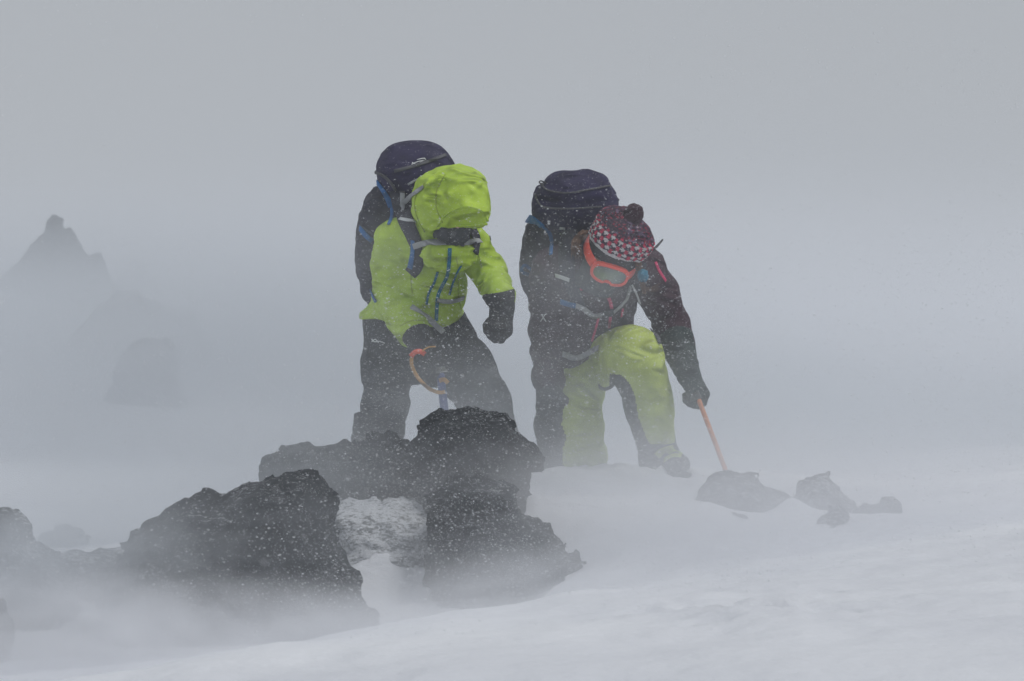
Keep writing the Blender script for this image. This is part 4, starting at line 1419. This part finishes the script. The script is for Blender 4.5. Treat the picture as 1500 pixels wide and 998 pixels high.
GUSTS = [
    # centre (px, py, depth), radii m, density, seed, noise per metre, noise cut
    ((620, 620, 9.35), (1.6, .45, .50), .95, 1, W3, (.28, .62)),         # past the first climber's legs
    ((900, 630, 9.45), (1.1, .40, .50), 1.2, 2, W3, (.25, .60)),         # past the second climber's legs
    ((850, 425, 9.30), (.50, .22, .38), 1.35, 15, (2.5, 2.5, 4), (.25, .62)),   # across the second climber's chest
    ((555, 410, 9.35), (.34, .20, .42), .9, 16, (2.5, 2.5, 4), (.25, .62)),    # along the first climber's arm
    ((420, 700, 8.72), (.62, .20, .34), 2.6, 12, W3, (.12, .55)),        # between the pointed boulder and the ledge
    ((1150, 760, 8.5), (1.8, .7, .46), 2.3, 3, W3, (.15, .55), 1),
    ((1150, 870, 7.4), (1.7, .6, .34), 1.3, 17, (2.0, 2.0, 5.0), (.30, .62), 1),  # low drift over the right slope
    ((20, 480, 26.0), (3.6, 1.2, .80), .85, 18, (.6, .6, 1.4), (.15, .55)),          # over the half buried rocks
    ((800, 912, 7.8), (.85, .45, .27), 4.2, 4, (2.2, 2.2, 4.2), (.28, .60), 1),   # foot of the middle pile
    ((130, 950, 7.25), (1.25, .5, .30), 5.5, 5, (2.6, 2.6, 5.0), (.34, .58), 1),   # boiling up left foreground
    ((70, 860, 7.5), (.85, .45, .44), 3.2, 6, (2.6, 2.6, 4.4), (.30, .60)),
    ((470, 800, 7.55), (2.6, .5, .56), .42, 7, (2.4, 2.4, 6.0), (.36, .60)),    # thin veil over the boulders
    ((750, 965, 6.65), (2.4, .6, .26), 2.8, 13, (2.0, 2.0, 4.0), (.28, .60), 1),  # skimming the nearest crest
    ((200, 740, 11.6), (2.6, .8, .60), 1.6, 14, (.9, .9, 2.0), (.15, .55)),    # over the snow behind the left rocks
    ((190, 560, 15.6), (4.4, 2.0, .95), .90, 8, (.5, .5, 1.2), (.15, .55)),      # banks hiding the feet of the far rocks
    ((750, 640, 15.5), (9.0, 4.0, 2.6), .28, 9, (.25, .25, .5), (.15, .65)),
    ((1000, 560, 34.0), (22.0, 9.0, 3.6), .16, 19, (.06, .06, .2), (.05, .5), 1),   # whiteout that swallows the horizon
    ((60, 590, 22.5), (9.0, 4.5, 2.25), .75, 10, FARW, (.10, .50)),
    ((1250, 640, 13.0), (4.5, 2.6, .8), .55, 11, FARW, (.2, .6)),
]
for (px, py, D), rad, dn, sd_, sc_, ct, *bright_tint in GUSTS:
    gust(P(px, py, D - 10), rad, dn, sd_, sc_, ct, (0.96, 0.97, 1.0, 1) if bright_tint else (0.88, 0.91, 0.95, 1) if D < 10 else (0.79, 0.82, 0.855, 1))

# flakes driven through the air: tiny flattened crystals clumped together
rs = np.random.RandomState(11)
NF = 900000
yy = 6.2 + 4.0 * rs.rand(NF)
xx = (rs.rand(NF) - .5) * (1.0 + yy * .55)
gzf = ground_z(xx, yy)
zz = gzf + .01 + 2.4 * rs.rand(NF) ** 1.7
q = np.stack([xx * .9, yy * 1.2, (zz + .10 * xx) * 6.5], -1)
st = ridge(q, 77, 2)
st2 = vnoise(np.stack([xx * 1.1, yy * 1.1, zz * 1.6], -1), 91)
hgt = zz - gzf
pr = np.clip((st - .45) * 2.2, .04, 1) * np.clip((st2 - .25) * 2, .08, 1) * np.clip(1.2 - hgt * .62, .12, 1)
keep = rs.rand(NF) < pr * .95
ctr = np.stack([xx, yy, zz], 1)[keep]
n = len(ctr)
sz = .00040 + .0010 * rs.rand(n) ** 11
# a few nearer flakes, out of the lens's focus
nb = 260
yb = 2.5 + 3.5 * rs.rand(nb)
ctr = np.concatenate([ctr, np.stack([(rs.rand(nb) - .5) * yb * .6, yb, CAMZ + (rs.rand(nb) - .5) * yb * .4], 1)])
sz = np.concatenate([sz, .0006 + .0005 * rs.rand(nb)])
n = len(ctr)
base_o = np.array([(1, 1, 1), (1, -1, -1), (-1, 1, -1), (-1, -1, 1)], float)
of = np.array([(0, 1, 2), (0, 3, 1), (0, 2, 3), (1, 3, 2)])
shp = np.stack([sz * (1.5 + 1.0 * rs.rand(n)), sz, sz * (.6 + .5 * rs.rand(n))], 1)
fv = base_o[None] * shp[:, None]
ang = (rs.rand(n) - .5) * .7 + .12
c_, s_ = np.cos(ang)[:, None], np.sin(ang)[:, None]
fv = np.stack([fv[..., 0] * c_ + fv[..., 2] * s_, fv[..., 1], -fv[..., 0] * s_ + fv[..., 2] * c_], -1) + ctr[:, None]
ff = (of[None] + 4 * np.arange(n)[:, None, None]).reshape(-1, 3)
print('flakes', n)
m, nt, b = new_mat('snow_crystal')
b.inputs['Base Color'].default_value = (.85, .87, .9, 1)
b.inputs['Roughness'].default_value = .7
fo = mesh_obj('snowflakes', fv.reshape(-1, 3), ff, m, None, False)
tag(fo, kind='stuff')
